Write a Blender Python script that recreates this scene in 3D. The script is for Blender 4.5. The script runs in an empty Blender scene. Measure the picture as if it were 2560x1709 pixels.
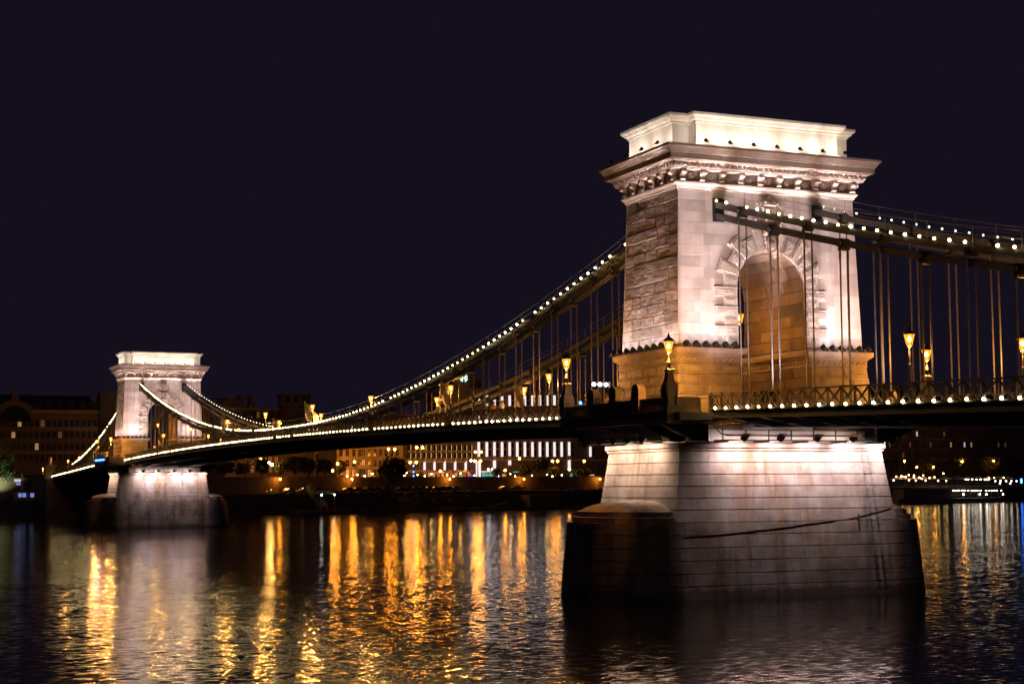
import bpy, bmesh, math, random
from mathutils import Vector, Matrix
random.seed(11)
SC = bpy.context.scene
COL = SC.collection
R = math.radians
# ---------------------------------------------------------------- camera
F_PX = 4069.92
PITCH, ROLL, YAW = R(5.03), R(-0.333), R(23.339)
CAM = Vector((95.737, -58.41, 7.16))
fw = Vector((-math.cos(YAW)*math.cos(PITCH), math.sin(YAW)*math.cos(PITCH), math.sin(PITCH)))
rt = Vector((math.sin(YAW), math.cos(YAW), 0)); up = rt.cross(fw)
cr = math.cos(ROLL)*rt + math.sin(ROLL)*up
cu = -math.sin(ROLL)*rt + math.cos(ROLL)*up
cam = bpy.data.cameras.new('camera'); cam_o = bpy.data.objects.new('camera', cam); COL.objects.link(cam_o)
cam.sensor_width = 36; cam.lens = F_PX/2560*36; cam.clip_start = 0.5; cam.clip_end = 6000
cam_o.matrix_world = Matrix(((cr.x, cu.x, -fw.x, CAM.x), (cr.y, cu.y, -fw.y, CAM.y), (cr.z, cu.z, -fw.z, CAM.z), (0, 0, 0, 1)))
SC.camera = cam_o
# ---------------------------------------------------------------- night sky, exposure
W = bpy.data.worlds.new('World'); SC.world = W; W.use_nodes = True
bg = W.node_tree.nodes['Background']
bg.inputs[0].default_value = (0.0066, 0.0049, 0.0114, 1); bg.inputs[1].default_value = 1.0
SC.view_settings.view_transform = 'Standard'; SC.view_settings.look = 'None'
SC.view_settings.exposure = 0.0; SC.view_settings.gamma = 1.0; SC.view_settings.use_curve_mapping = False
SC.render.engine = 'CYCLES'
cy = SC.cycles
cy.use_denoising = True; cy.use_light_tree = True
cy.max_bounces = 4; cy.diffuse_bounces = 2; cy.glossy_bounces = 3; cy.transmission_bounces = 2; cy.volume_bounces = 0; cy.transparent_max_bounces = 6
cy.sample_clamp_indirect = 60.0; cy.sample_clamp_direct = 0.0; cy.caustics_reflective = False; cy.caustics_refractive = False
cy.use_adaptive_sampling = False

def ray(px, py):
    return fw + (px-1280)/F_PX*cr - (py-854.5)/F_PX*cu
def on_plane(px, py, axis, val):
    d = ray(px, py); t = (val-CAM[axis])/d[axis]
    return CAM + t*d
def on_line(px, py, o, d2):
    """where a pixel's ray meets the upright plane through o along d2 -> (u along d2, z)"""
    d = ray(px, py)
    a, b, c, e = d.x, -d2[0], d.y, -d2[1]
    rx, ry = o[0]-CAM.x, o[1]-CAM.y
    det = a*e-b*c
    t = (rx*e-b*ry)/det; u = (a*ry-c*rx)/det
    return u, CAM.z+t*d.z

# ---------------------------------------------------------------- mesh helpers
class MB:
    def __init__(s): s.v = []; s.f = []; s.m = []
    def add(s, vs, fs, mi=0):
        k = len(s.v); s.v += [tuple(v) for v in vs]
        for f in fs: s.f.append(tuple(i+k for i in f)); s.m.append(mi)
        return s
    def box(s, x0, x1, y0, y1, z0, z1, mi=0):
        return s.add([(x, y, z) for z in (z0, z1) for y in (y0, y1) for x in (x0, x1)],
                     [(0, 2, 3, 1), (4, 5, 7, 6), (0, 1, 5, 4), (2, 6, 7, 3), (0, 4, 6, 2), (1, 3, 7, 5)], mi)
    def bar(s, p0, p1, w, h=None, mi=0):
        h = h or w
        p0 = Vector(p0); p1 = Vector(p1); d = (p1-p0).normalized()
        a = d.cross(Vector((0, 0, 1)))
        if a.length < 1e-3: a = Vector((1, 0, 0))
        a.normalize(); b = a.cross(d).normalized()
        vs = [p+a*sx*w/2+b*sy*h/2 for p in (p0, p1) for sx, sy in ((-1, -1), (1, -1), (1, 1), (-1, 1))]
        return s.add(vs, [(0, 1, 2, 3), (7, 6, 5, 4), (0, 4, 5, 1), (1, 5, 6, 2), (2, 6, 7, 3), (3, 7, 4, 0)], mi)
    def cyl(s, p0, p1, r0, r1=None, n=8, mi=0):
        r1 = r0 if r1 is None else r1
        p0 = Vector(p0); p1 = Vector(p1); d = (p1-p0).normalized()
        a = d.cross(Vector((0, 0, 1)))
        if a.length < 1e-3: a = Vector((1, 0, 0))
        a.normalize(); b = d.cross(a)
        vs = []
        for p, r in ((p0, r0), (p1, r1)):
            for i in range(n):
                t = 2*math.pi*i/n; vs.append(p+a*math.cos(t)*r+b*math.sin(t)*r)
        fs = [(i, (i+1) % n, n+(i+1) % n, n+i) for i in range(n)]
        fs += [tuple(range(n))[::-1], tuple(range(n, 2*n))]
        return s.add(vs, fs, mi)
    def tube(s, pts, r, n=5, mi=0):
        for a, b in zip(pts, pts[1:]): s.cyl(a, b, r, n=n, mi=mi)
        return s
    def lathe(s, prof, c=(0, 0), n=12, mi=0, ph=0):
        vs = []; fs = []
        for r, z in prof:
            for i in range(n):
                t = 2*math.pi*i/n+ph; vs.append((c[0]+r*math.cos(t), c[1]+r*math.sin(t), z))
        for k in range(len(prof)-1):
            for i in range(n):
                j = (i+1) % n; fs.append((k*n+i, k*n+j, (k+1)*n+j, (k+1)*n+i))
        fs.append(tuple(range(n))[::-1]); q = (len(prof)-1)*n; fs.append(tuple(range(q, q+n)))
        return s.add(vs, fs, mi)
    def sweep(s, prof, x0, x1, y0, y1, mi=0):
        """rectangle x0..x1,y0..y1 grown by off at every (off,z)"""
        vs = []; fs = []
        for o, z in prof: vs += [(x0-o, y0-o, z), (x1+o, y0-o, z), (x1+o, y1+o, z), (x0-o, y1+o, z)]
        for k in range(len(prof)-1):
            for i in range(4):
                j = (i+1) % 4; fs.append((k*4+i, k*4+j, k*4+4+j, k*4+4+i))
        q = (len(prof)-1)*4; fs += [(3, 2, 1, 0), (q, q+1, q+2, q+3)]
        return s.add(vs, fs, mi)
    def prism(s, poly, axis, a0, a1, mi=0):
        """poly of 2d points extruded along axis (0: (y,z), 1: (x,z), 2: (x,y))"""
        def mk(p, a):
            return (a, p[0], p[1]) if axis == 0 else (p[0], a, p[1]) if axis == 1 else (p[0], p[1], a)
        n = len(poly)
        vs = [mk(p, a0) for p in poly]+[mk(p, a1) for p in poly]
        fs = [(i, (i+1) % n, n+(i+1) % n, n+i) for i in range(n)]+[tuple(range(n))[::-1], tuple(range(n, 2*n))]
        return s.add(vs, fs, mi)
    def sphere(s, c, r, nu=8, nv=5, sz=1, mi=0):
        return s.lathe([(max(r*math.sin(math.pi*k/nv), r*.02), c[2]-r*sz*math.cos(math.pi*k/nv)) for k in range(nv+1)], (c[0], c[1]), nu, mi)
    def mesh(s, name, mats, smooth=False, fix=True):
        me = bpy.data.meshes.new(name); me.from_pydata(s.v, [], s.f)
        for m in (mats if isinstance(mats, (list, tuple)) else [mats]): me.materials.append(m)
        me.polygons.foreach_set('material_index', s.m)
        if fix:
            b = bmesh.new(); b.from_mesh(me); bmesh.ops.recalc_face_normals(b, faces=b.faces); b.to_mesh(me); b.free()
        if smooth: me.polygons.foreach_set('use_smooth', [True]*len(me.polygons))
        me.update(); return me
    def build(s, name, mats, parent=None, smooth=False, loc=None, fix=True):
        return put(name, s.mesh(name, mats, smooth, fix), parent, loc)
def put(name, me, parent=None, loc=None, rz=0, scale=None):
    o = bpy.data.objects.new(name, me); COL.objects.link(o)
    if parent is not None: o.parent = parent
    if loc is not None: o.location = loc
    if rz: o.rotation_euler.z = rz
    if scale is not None: o.scale = scale
    return o
def tag(o, label=None, cat=None, group=None, kind=None):
    if label: o['label'] = label
    if cat: o['category'] = cat
    if group: o['group'] = group
    if kind: o['kind'] = kind
    return o
def empty(name, loc=(0, 0, 0), rz=0, label=None, cat=None, group=None, parent=None):
    o = bpy.data.objects.new(name, None); COL.objects.link(o); o.empty_display_size = .3
    o.location = loc; o.rotation_euler.z = rz
    if parent is not None: o.parent = parent
    return tag(o, label, cat, group)
def kids(o): return [c for c in bpy.data.objects if c.parent == o]
def copy_tree(o, parent=None, cm=None):
    if cm is None:
        cm = {}
        for c in bpy.data.objects:
            if c.parent: cm.setdefault(c.parent.name, []).append(c)
    c = o.copy(); COL.objects.link(c)
    if parent is not None: c.parent = parent
    for ch in cm.get(o.name, []): copy_tree(ch, c, cm)
    return c
ORD = ['first', 'second', 'third', 'fourth', 'fifth', 'sixth', 'seventh', 'eighth', 'ninth', 'tenth', 'eleventh', 'twelfth', 'thirteenth', 'fourteenth', 'fifteenth', 'sixteenth', 'seventeenth', 'eighteenth', 'nineteenth', 'twentieth']

def stone(q, n, depth=.12, gap=.01, ch=.02, proud=0., panel=None, vg=None, vc=None):
    """one dressed block: q = four corners of its face (around), n = outward normal"""
    q = [Vector(p) for p in q]; n = Vector(n).normalized(); c = sum(q, Vector())/4
    vg = gap if vg is None else vg; vc = ch if vc is None else vc   # joints at the block's ends
    def ring(ins, off, insv=None):
        insv = ins if insv is None else insv; out = []
        for i in range(4):
            a = (q[(i+1) % 4]-q[i]).normalized(); b = (q[(i-1) % 4]-q[i]).normalized()
            out.append(q[i]+(a*insv+b*ins if i % 2 == 0 else a*ins+b*insv)+n*off)
        return out
    rings = [ring(gap, -depth, vg), ring(gap, proud-ch, vg), ring(gap+ch, proud, vg+vc)]
    if panel:
        rings += [ring(gap+panel, proud), ring(gap+panel+.015, proud-.035), ring(gap+panel+.05, proud+.03)]
    vs = [v for r_ in rings for v in r_]; fs = []; ms = []
    for k in range(len(rings)-1):
        for i in range(4):
            j = (i+1) % 4; fs.append((k*4+i, k*4+j, k*4+4+j, k*4+4+i))
    e = (len(rings)-1)*4
    fs.append((3, 2, 1, 0)); m = MB(); m.add(vs, fs, 0)
    m.f.append((e, e+1, e+2, e+3)); m.m.append(1 if panel else 0)
    return m

# ---------------------------------------------------------------- materials
def new_mat(name):
    m = bpy.data.materials.new(name); m.use_nodes = True
    nt = m.node_tree; return m, nt, nt.nodes['Principled BSDF']
def nd(nt, typ, **kw):
    x = nt.nodes.new(typ)
    for k, v in kw.items(): setattr(x, k, v)
    return x
def rgb(c): return (c[0], c[1], c[2], 1)
def noise(nt, vec, scale, detail=3, rough=.55):
    n = nd(nt, 'ShaderNodeTexNoise'); n.inputs['Scale'].default_value = scale; n.inputs['Detail'].default_value = detail; n.inputs['Roughness'].default_value = rough
    if vec is not None: nt.links.new(vec, n.inputs['Vector'])
    return n
def ramp(nt, fac, stops):
    r_ = nd(nt, 'ShaderNodeValToRGB'); el = r_.color_ramp.elements
    while len(el) < len(stops): el.new(.5)
    for e, (p, c) in zip(el, stops): e.position = p; e.color = rgb(c) if len(c) == 3 else c
    nt.links.new(fac, r_.inputs[0]); return r_
def mixc(nt, fac, a, b, mode='MIX'):
    x = nd(nt, 'ShaderNodeMix', data_type='RGBA', blend_type=mode)
    for i, val in ((0, fac), (6, a), (7, b)):
        if hasattr(val, 'is_linked') or hasattr(val, 'links'): nt.links.new(val, x.inputs[i])
        else: x.inputs[i].default_value = val if i == 0 else rgb(val)
    return x.outputs[2]
def scaled_pos(nt, sc):
    g = nd(nt, 'ShaderNodeNewGeometry'); mp = nd(nt, 'ShaderNodeMapping'); mp.inputs['Scale'].default_value = sc
    nt.links.new(g.outputs['Position'], mp.inputs['Vector']); return mp.outputs[0]
def stone_mat(name, c1, c2, scale=.9, bump=.35, bscale=3.5, stain=0, vary=.22, worm=0, rough=.85, stain_col=(.20, .10, .045), tide=False, aniso=None):
    m, nt, b = new_mat(name)
    g = nd(nt, 'ShaderNodeNewGeometry'); pos = g.outputs['Position']
    n1 = noise(nt, pos, scale, 5)
    col = ramp(nt, n1.outputs[0], [(.35, c1), (.66, c2)]).outputs[0]
    oi = nd(nt, 'ShaderNodeObjectInfo')
    mr = nd(nt, 'ShaderNodeMapRange'); mr.inputs[3].default_value = 1-vary; mr.inputs[4].default_value = 1+vary*.6
    nt.links.new(oi.outputs['Random'], mr.inputs[0])
    comb = nd(nt, 'ShaderNodeCombineColor')
    for i in range(3): nt.links.new(mr.outputs[0], comb.inputs[i])
    col = mixc(nt, 1.0, col, comb.outputs[0], 'MULTIPLY')
    if stain:
        st = noise(nt, scaled_pos(nt, (.55, .55, .035)), 1.0, 4, .6)
        f = ramp(nt, st.outputs[0], [(.47, (0, 0, 0)), (.68, (stain,)*3)])
        col = mixc(nt, f.outputs[0], col, stain_col)
        st2 = noise(nt, scaled_pos(nt, (.9, .9, .05)), 1.0, 3, .6)
        f2 = ramp(nt, st2.outputs[0], [(.55, (0, 0, 0)), (.75, (stain*.9,)*3)])
        col = mixc(nt, f2.outputs[0], col, (.05, .042, .045))
        st3 = noise(nt, pos, .35, 6, .65)
        f3 = ramp(nt, st3.outputs[0], [(.5, (0, 0, 0)), (.62, (stain*.25,)*3)])
        col = mixc(nt, f3.outputs[0], col, (.55, .50, .46))
    if tide:                                          # dark algae left by the river up to its usual level
        sp = nd(nt, 'ShaderNodeSeparateXYZ'); nt.links.new(pos, sp.inputs[0]); tn = noise(nt, pos, 1.3, 4)
        ma = nd(nt, 'ShaderNodeMath', operation='MULTIPLY_ADD'); nt.links.new(tn.outputs[0], ma.inputs[0]); ma.inputs[1].default_value = -.9; nt.links.new(sp.outputs[2], ma.inputs[2])
        tf = ramp(nt, ma.outputs[0], [(-.1, (.6, .6, .6)), (.16, (0, 0, 0))]); col = mixc(nt, tf.outputs[0], col, (.035, .03, .025))
    nt.links.new(col, b.inputs['Base Color'])
    b.inputs['Roughness'].default_value = rough; b.inputs['Specular IOR Level'].default_value = .25
    if worm:
        v = nd(nt, 'ShaderNodeTexVoronoi'); v.inputs['Scale'].default_value = worm; nt.links.new(pos, v.inputs['Vector'])
        h = v.outputs['Distance']; 
    else:
        h = noise(nt, scaled_pos(nt, aniso) if aniso else pos, bscale, 6, .6).outputs[0]
    bp = nd(nt, 'ShaderNodeBump'); bp.inputs['Strength'].default_value = min(1, bump*1.6); bp.inputs['Distance'].default_value = bump*.35
    nt.links.new(h, bp.inputs['Height']); nt.links.new(bp.outputs[0], b.inputs['Normal'])
    return m
def plain(name, col, rough=.6, metal=0, vary=.25, scale=2.0, spec=.4):
    m, nt, b = new_mat(name)
    g = nd(nt, 'ShaderNodeNewGeometry'); n = noise(nt, g.outputs['Position'], scale, 4)
    r_ = ramp(nt, n.outputs[0], [(.3, tuple(c*(1-vary) for c in col)), (.7, tuple(min(1, c*(1+vary)) for c in col))])
    nt.links.new(r_.outputs[0], b.inputs['Base Color'])
    b.inputs['Roughness'].default_value = rough; b.inputs['Metallic'].default_value = metal; b.inputs['Specular IOR Level'].default_value = spec
    return m
def glow(name, col, strength):
    m, nt, b = new_mat(name)
    b.inputs['Base Color'].default_value = rgb(col); b.inputs['Emission Color'].default_value = rgb(col); b.inputs['Emission Strength'].default_value = strength
    return m
M = {}
M['ashlar'] = stone_mat('pale_ashlar', (.37, .315, .295), (.54, .47, .45), .5, .06, 2.2, .6, vary=.2, stain_col=(.26, .17, .125))
M['rustic'] = stone_mat('rustic_limestone', (.27, .215, .175), (.44, .355, .30), .8, .55, 1.3, .12, vary=.32, aniso=(1, 1, 1.8))
M['worm'] = stone_mat('vermiculated_stone', (.33, .27, .22), (.48, .40, .34), 1.2, .22, 3, 0, .15, worm=6)
M['cornice'] = stone_mat('cornice_stone', (.33, .26, .22), (.47, .39, .34), .7, .08, 2.5, .25, vary=.1, stain_col=(.15, .11, .09))
M['attic'] = stone_mat('attic_stone', (.46, .40, .35), (.60, .535, .48), .6, .05, 2, .4, vary=.05, stain_col=(.36, .27, .2))
M['granite'] = stone_mat('pier_granite', (.22, .155, .13), (.42, .325, .28), .5, .18, 2.6, .95, vary=.07, tide=True)
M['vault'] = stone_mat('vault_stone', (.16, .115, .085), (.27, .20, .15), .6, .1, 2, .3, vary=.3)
M['parapet'] = stone_mat('parapet_stone', (.20, .165, .125), (.30, .26, .20), .9, .08, 3, .15, vary=.1)
M['core'] = stone_mat('joint_mortar', (.09, .075, .065), (.15, .125, .11), 1, .1, 3, 0, 0)
M['carving'] = stone_mat('carved_stone', (.36, .29, .24), (.50, .42, .36), 1.5, .3, 4, 0, .1)
M['iron'] = plain('dark_bridge_iron', (.045, .042, .042), .55, .3)
M['rail_iron'] = plain('brown_railing_iron', (.10, .075, .06), .55, .2)
M['chain'] = plain('grey_chain_iron', (.07, .068, .075), .5, .3)
M['rod'] = plain('grey_hanger_iron', (.16, .148, .145), .4, .4)
M['black'] = plain('black_metal', (.02, .02, .022), .5, .3)
M['asphalt'] = plain('asphalt', (.05, .047, .045), .9)
M['pave'] = plain('footway_paving', (.16, .14, .12), .9)
M['bulb'] = glow('warm_bulb', (1, .74, .30), 24); M['bulb_b'] = glow('warm_bulb_bright', (1, .80, .40), 34); M['bulb_c'] = glow('warm_bulb_dull', (1, .66, .22), 12)
M['bulb_far'] = glow('warm_bulb_far', (1, .86, .55), 4.5)
M['bulb_faint'] = glow('faint_bulb', (.9, 1, .75), 2.2)
M['lantern'] = glow('sodium_lantern_bulb', (1, .50, .12), 40)
def lantern_glass():
    m, nt, b = new_mat('amber_lantern_glass'); out = nt.nodes['Material Output']
    t = nd(nt, 'ShaderNodeBsdfTransparent'); e = nd(nt, 'ShaderNodeEmission'); e.inputs[0].default_value = (1, .33, .02, 1); e.inputs[1].default_value = 2.6
    mx = nd(nt, 'ShaderNodeMixShader'); mx.inputs[0].default_value = .6; nt.links.new(t.outputs[0], mx.inputs[1]); nt.links.new(e.outputs[0], mx.inputs[2]); nt.links.new(mx.outputs[0], out.inputs[0]); return m
M['lantern_glass'] = lantern_glass()
M['sodium'] = glow('sodium_street_bulb', (1, .33, .025), 720)
M['sodium_warm'] = glow('warm_street_bulb', (1, .50, .12), 260)
M['flood'] = glow('floodlight_lens', (.93, .94, 1), 40)
M['floodwarm'] = glow('warm_floodlight_lens', (1, .82, .6), 22)
M['white_star'] = glow('white_spot_lens', (.86, .88, 1), 18)
M['blue'] = glow('blue_lamp', (.03, .16, 1), 14)
M['ledwhite'] = glow('white_led_strip', (.93, .86, .88), .95)
M['edge_glow'] = glow('yellow_lit_edge', (1, .66, .22), .55)  # glow put into the bay window edges to imitate yellow-lit frames
# ---------------------------------------------------------------- bridge tower (stands at x=0; the far one is a copy)
ZS, AR = 20.05, 2.6                                   # arch springing, radius
def hw(z): return 7.13-(z-16.2)*.0312
def hd(z): return 3.93-(z-16.2)*.0283
def phw(z): return 7.72+(9.28-z)*.135                 # pier
def phd(z): return 4.98+(9.28-z)*.135
def bhw(z): return 7.22+(15-z)*.09                    # tower base
def bhd(z): return 4.25+(15-z)*.09
def splits(a, b, n, jit, rnd):
    w = [1+rnd.uniform(-jit, jit) for _ in range(n)]; s = sum(w); out = [a]; c = a
    for x in w: c += (b-a)*x/s; out.append(c)
    out[-1] = b; return out
def make_tower():
    rnd = random.Random(5)
    T = empty('bridge_tower', (0, 0, 0))
    # ---- pier
    m = MB()
    zl = [-3, 0, 4.75, 9.3]
    m.add([(sx*(phd(z)-.05), sy*(phw(z)-.05), z) for z in (4.6, 9.3) for sx, sy in ((-1, -1), (1, -1), (1, 1), (-1, 1))],
          [(3, 2, 1, 0), (4, 5, 6, 7)]+[(i, (i+1) % 4, 4+(i+1) % 4, 4+i) for i in range(4)])
    def nose_pt(a, r, sgn): return (r*math.cos(a), sgn*(7.8+(r-.76)*math.sin(a)))
    def outline(r, z):
        pts = []
        for sgn in (-1, 1):
            for k in range(13):
                a = math.pi*k/12
                x, y = nose_pt(a, r, 1); pts.append((x, y) if sgn > 0 else (-x, -y))
        return [(p[0], p[1], z) for p in pts]
    def rlow(z): return 5.62+(4.75-z)*.09
    n = 26
    prof = [(rlow(-2)-.07, -2), (rlow(4.7)-.07, 4.7), (5.25, 4.72), (5.25, 5.08), (4.95, 5.1), (4.95, 5.44), (4.7, 5.47), (4.45, 5.62), (3.9, 5.84), (3.0, 6.02), (1.8, 6.13), (.6, 6.16)]
    vs = []; fs = []
    for r_, z in prof: vs += outline(r_, z)
    for k in range(len(prof)-1):
        for i in range(n): j = (i+1) % n; fs.append((k*n+i, k*n+j, (k+1)*n+j, (k+1)*n+i))
    q = (len(prof)-1)*n; fs.append(tuple(range(q, q+n))); m.add(vs, fs)
    pier = m.build('pier', M['granite'], T)
    ze = [9.28, 8.55, 7.8, 7.04, 6.29, 5.55, 4.76, 3.98, 3.17, 2.37, 1.57, .8, -.3]
    for k in range(len(ze)-1):
        z1, z0 = ze[k], ze[k+1]; low = z1 < 4.8
        fx = (lambda z: rlow(z)) if low else phd
        fy = (lambda z: 7.8) if low else phw
        # broad faces (front and back)
        for sx in (1, -1):
            ys = splits(-1, 1, 6 if k % 2 else 7, .35, rnd)
            for a, b in zip(ys, ys[1:]):
                o = stone([(sx*fx(z0), a*fy(z0), z0), (sx*fx(z0), b*fy(z0), z0), (sx*fx(z1), b*fy(z1), z1), (sx*fx(z1), a*fy(z1), z1)], (sx, 0, .12), .16, .028, .005, rnd.uniform(-.006, .006), vg=.005, vc=.005)
                # horizontal joints are the deep ones: taller gap
                o.build('course_stone', M['granite'], pier)
        if not low:
            for sy in (-1, 1):
                xs = splits(-1, 1, 4 if k % 2 else 3, .25, rnd)
                for a, b in zip(xs, xs[1:]):
                    stone([(a*fx(z0), sy*fy(z0), z0), (b*fx(z0), sy*fy(z0), z0), (b*fx(z1), sy*fy(z1), z1), (a*fx(z1), sy*fy(z1), z1)], (0, sy, .12), .16, .028, .005, rnd.uniform(-.006, .006), vg=.005, vc=.005).build('course_stone', M['granite'], pier)
        else:
            for sy in (-1, 1):
                st = [math.pi*(i+(.5 if k % 2 else 0))/7 for i in range(8)]
                st = [0]+[s for s in st if .05 < s < math.pi-.05]+[math.pi]
                for a, b in zip(st, st[1:]):
                    def pt(t, z): x, y = nose_pt(t, rlow(z), sy); return (x, y, z)
                    mb = MB(); vs = []; nn_ = 6
                    for i in range(nn_+1):
                        t = a+(b-a)*i/nn_
                        for z in (z0+.028, z1-.028):
                            for dr in (0, -.25): x, y = nose_pt(t, rlow(z)+dr, sy); vs.append((x, y, z))
                    fs = [(0, 2, 3, 1), (nn_*4, nn_*4+1, nn_*4+3, nn_*4+2)]
                    for i in range(nn_):
                        o = i*4; fs += [(o, o+4, o+6, o+2), (o+2, o+6, o+7, o+3), (o+1, o+5, o+4, o), (o+3, o+7, o+5, o+1)]
                    mb.add(vs, fs); mb.build('cutwater_stone', M['granite'], pier)
    m = MB(); m.sweep([(-.3, 9.25), (.03, 9.27), (.10, 9.33), (.10, 9.42), (.02, 9.44), (.2, 9.5), (.2, 9.78), (-.6, 9.85)], -phd(9.28), phd(9.28), -phw(9.28), phw(9.28))
    m.build('pier_cornice', M['granite'], T)
    m = MB(); m.box(-4.3, 4.3, -6.9, 6.9, 9.8, 11.3); m.build('bearing_block', M['cornice'], T)
    # water gauge: two columns of cut ticks down the broad face
    g = MB(); z = .25
    i = 0
    while z < 9.1:
        for y0, w in ((6.0, .3 if i % 5 == 0 else .14), (6.5, .34 if i % 5 == 2 else .2)):
            y = y0+(9.2-z)*.05
            x = (phd(z) if z > 4.76 else rlow(z))+.008
            g.add([(x-.03, y, z), (x, y, z), (x, y+w, z), (x-.03, y+w, z), (x-.03, y, z+.022), (x, y, z+.022), (x, y+w, z+.022), (x-.03, y+w, z+.022)],
                  [(0, 1, 2, 3), (4, 5, 6, 7), (1, 2, 6, 5), (0, 1, 5, 4), (2, 3, 7, 6)])
        z += .1; i += 1
    tag(g.build('water_gauge', M['core'], T), 'column of dark tick marks of the water level gauge', kind='stuff')
    # ---- base: two blocks either side of the roadway
    for sy in (-1, 1):
        m = MB()
        ya, yb = 2.72, None
        vs = []
        for z in (10.7, 15.2):
            for sx in (-1, 1):
                for y in (2.76, bhw(z)-.05): vs.append((sx*(bhd(z)-.05), sy*y, z))
        m.add(vs, [(0, 1, 3, 2), (4, 6, 7, 5), (0, 2, 6, 4), (1, 5, 7, 3), (0, 4, 5, 1), (2, 3, 7, 6)])
        base = m.build('base', M['core'], T)
        y0, y1 = (2.72, bhw(15)) if sy > 0 else (-bhw(15), -2.72)
        m = MB(); m.sweep([(-.1, 14.9), (.05, 14.95), (.05, 15.02), (.02, 15.05), (.02, 15.4), (.12, 15.44), (.12, 15.5), (.26, 15.58), (.34, 15.68), (.36, 15.93), (-.1, 16.18)], -bhd(15), bhd(15), y0, y1)
        bc = m.build('base_cornice', M['parapet'] if False else M['cornice'], T)
        # guilloche: a rope of slanted lobes
        for face in ('f', 's', 'i'):
            a, b = (y0, y1) if face == 'f' else (-bhd(15), bhd(15))
            nn = int((b-a)/.42)
            g = MB()
            for i in range(nn):
                c = a+(i+.5)*(b-a)/nn
                for d0, d1 in ((-.2, .2),):
                    if face == 'f': g.cyl((bhd(15)+.03, c-.17, 15.12), (bhd(15)+.03, c+.17, 15.33), .075, n=6); g.sphere((bhd(15)+.06, c+.0, 15.22), .09, 6, 4)
                    elif face == 's': g.cyl((c-.17, sy*(bhw(15)+.03), 15.12), (c+.17, sy*(bhw(15)+.03), 15.33), .075, n=6)
                    else: g.cyl((c-.17, sy*2.69, 15.12), (c+.17, sy*2.69, 15.33), .075, n=6)
            g.build('guilloche_band', M['carving'], bc)
        rows = [14.93, 14.27, 13.59, 12.91, 12.23, 11.4]
        pats = [(2.0, 1.15, 1.35), (1.4, 2.3, .8), (2.1, 1.3, 1.1), (1.2, 2.0, 1.3), (1.8, 1.3, 1.4)]
        for k in range(5):
            z1, z0 = rows[k], rows[k+1]
            p = pats[k]; s = sum(p)
            for sx in (1, -1):
                c = 0
                for w in p:
                    f0, f1 = c/s, (c+w)/s; c += w
                    def yy(f, z): return sy*(bhw(z)+(2.72-bhw(z))*f)
                    stone([(sx*bhd(z0), yy(f0, z0), z0), (sx*bhd(z0), yy(f1, z0), z0), (sx*bhd(z1), yy(f1, z1), z1), (sx*bhd(z1), yy(f0, z1), z1)], (sx, 0, .08), .14, .018, .02, 0, .09).build('panel_block', [M['ashlar'], M['worm']], base)
            xs = [-1, -.52, .05, .48, 1] if k % 2 else [-1, -.7, -.15, .3, .72, 1]
            for a, b in zip(xs, xs[1:]):
                stone([(a*bhd(z0), sy*bhw(z0), z0), (b*bhd(z0), sy*bhw(z0), z0), (b*bhd(z1), sy*bhw(z1), z1), (a*bhd(z1), sy*bhw(z1), z1)], (0, sy, .08), .14, .018, .02, rnd.uniform(0, .03), .07).build('panel_block', [M['rustic'], M['worm']], base)
            xs = [-1, -.4, .25, 1] if k % 2 else [-1, -.1, .5, 1]
            for a, b in zip(xs, xs[1:]):
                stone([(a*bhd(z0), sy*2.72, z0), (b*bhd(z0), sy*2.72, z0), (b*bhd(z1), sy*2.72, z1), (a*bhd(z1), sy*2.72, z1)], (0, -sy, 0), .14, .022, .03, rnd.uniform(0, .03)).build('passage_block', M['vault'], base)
    # ---- shaft with the arch
    z0s, z1s = 16.0, 26.45
    arc = [(-AR*math.cos(math.pi*k/20)*1.01, ZS+AR*math.sin(math.pi*k/20)*1.01) for k in range(21)]
    poly = [(-1, z0s), (-AR*1.01, z0s)]+arc+[(AR*1.01, z0s), (1, z0s), (1, z1s), (-1, z1s)]
    vs = []
    for sx in (1, -1):
        for i, (y, z) in enumerate(poly):
            if abs(y) == 1: y = y*(hw(z)-.05)
            vs.append((sx*(hd(z)-.05), y, z))
    N = len(poly)
    m = MB(); m.add(vs, [tuple(range(N)), tuple(range(N, 2*N))[::-1]]+[(i, (i+1) % N, N+(i+1) % N, N+i) for i in range(N)])
    shaft = m.build('shaft', M['core'], T)
    nr = 14; dz = (z1s-16.15)/nr
    def exc(z):
        if z < ZS: return 3.4
        return math.sqrt(max(0, 3.4**2-(z-ZS)**2))
    for k in range(nr):
        za = 16.15+k*dz; zb_ = za+dz
        e = min(exc(za), exc(zb_))
        for sx in (1, -1):
            def blk(a, b):
                def Y(y, z): return y*hw(z)/hw(16.2)
                stone([(sx*hd(za), Y(a, za), za), (sx*hd(za), Y(b, za), za), (sx*hd(zb_), Y(b, zb_), zb_), (sx*hd(zb_), Y(a, zb_), zb_)], (sx, 0, .028), .12, .003, .007, rnd.uniform(-.003, .003)).build('ashlar_block', M['ashlar'], shaft)
            if e > .3:
                for sg in (-1, 1):
                    ys = splits(e, 7.13, 3 if k % 2 else 2, .25, rnd)
                    for a, b in zip(ys, ys[1:]): blk(min(sg*a, sg*b), max(sg*a, sg*b))
            else:
                ys = splits(-7.13, 7.13, 7 if k % 2 else 8, .25, rnd)
                for a, b in zip(ys, ys[1:]): blk(a, b)
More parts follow.
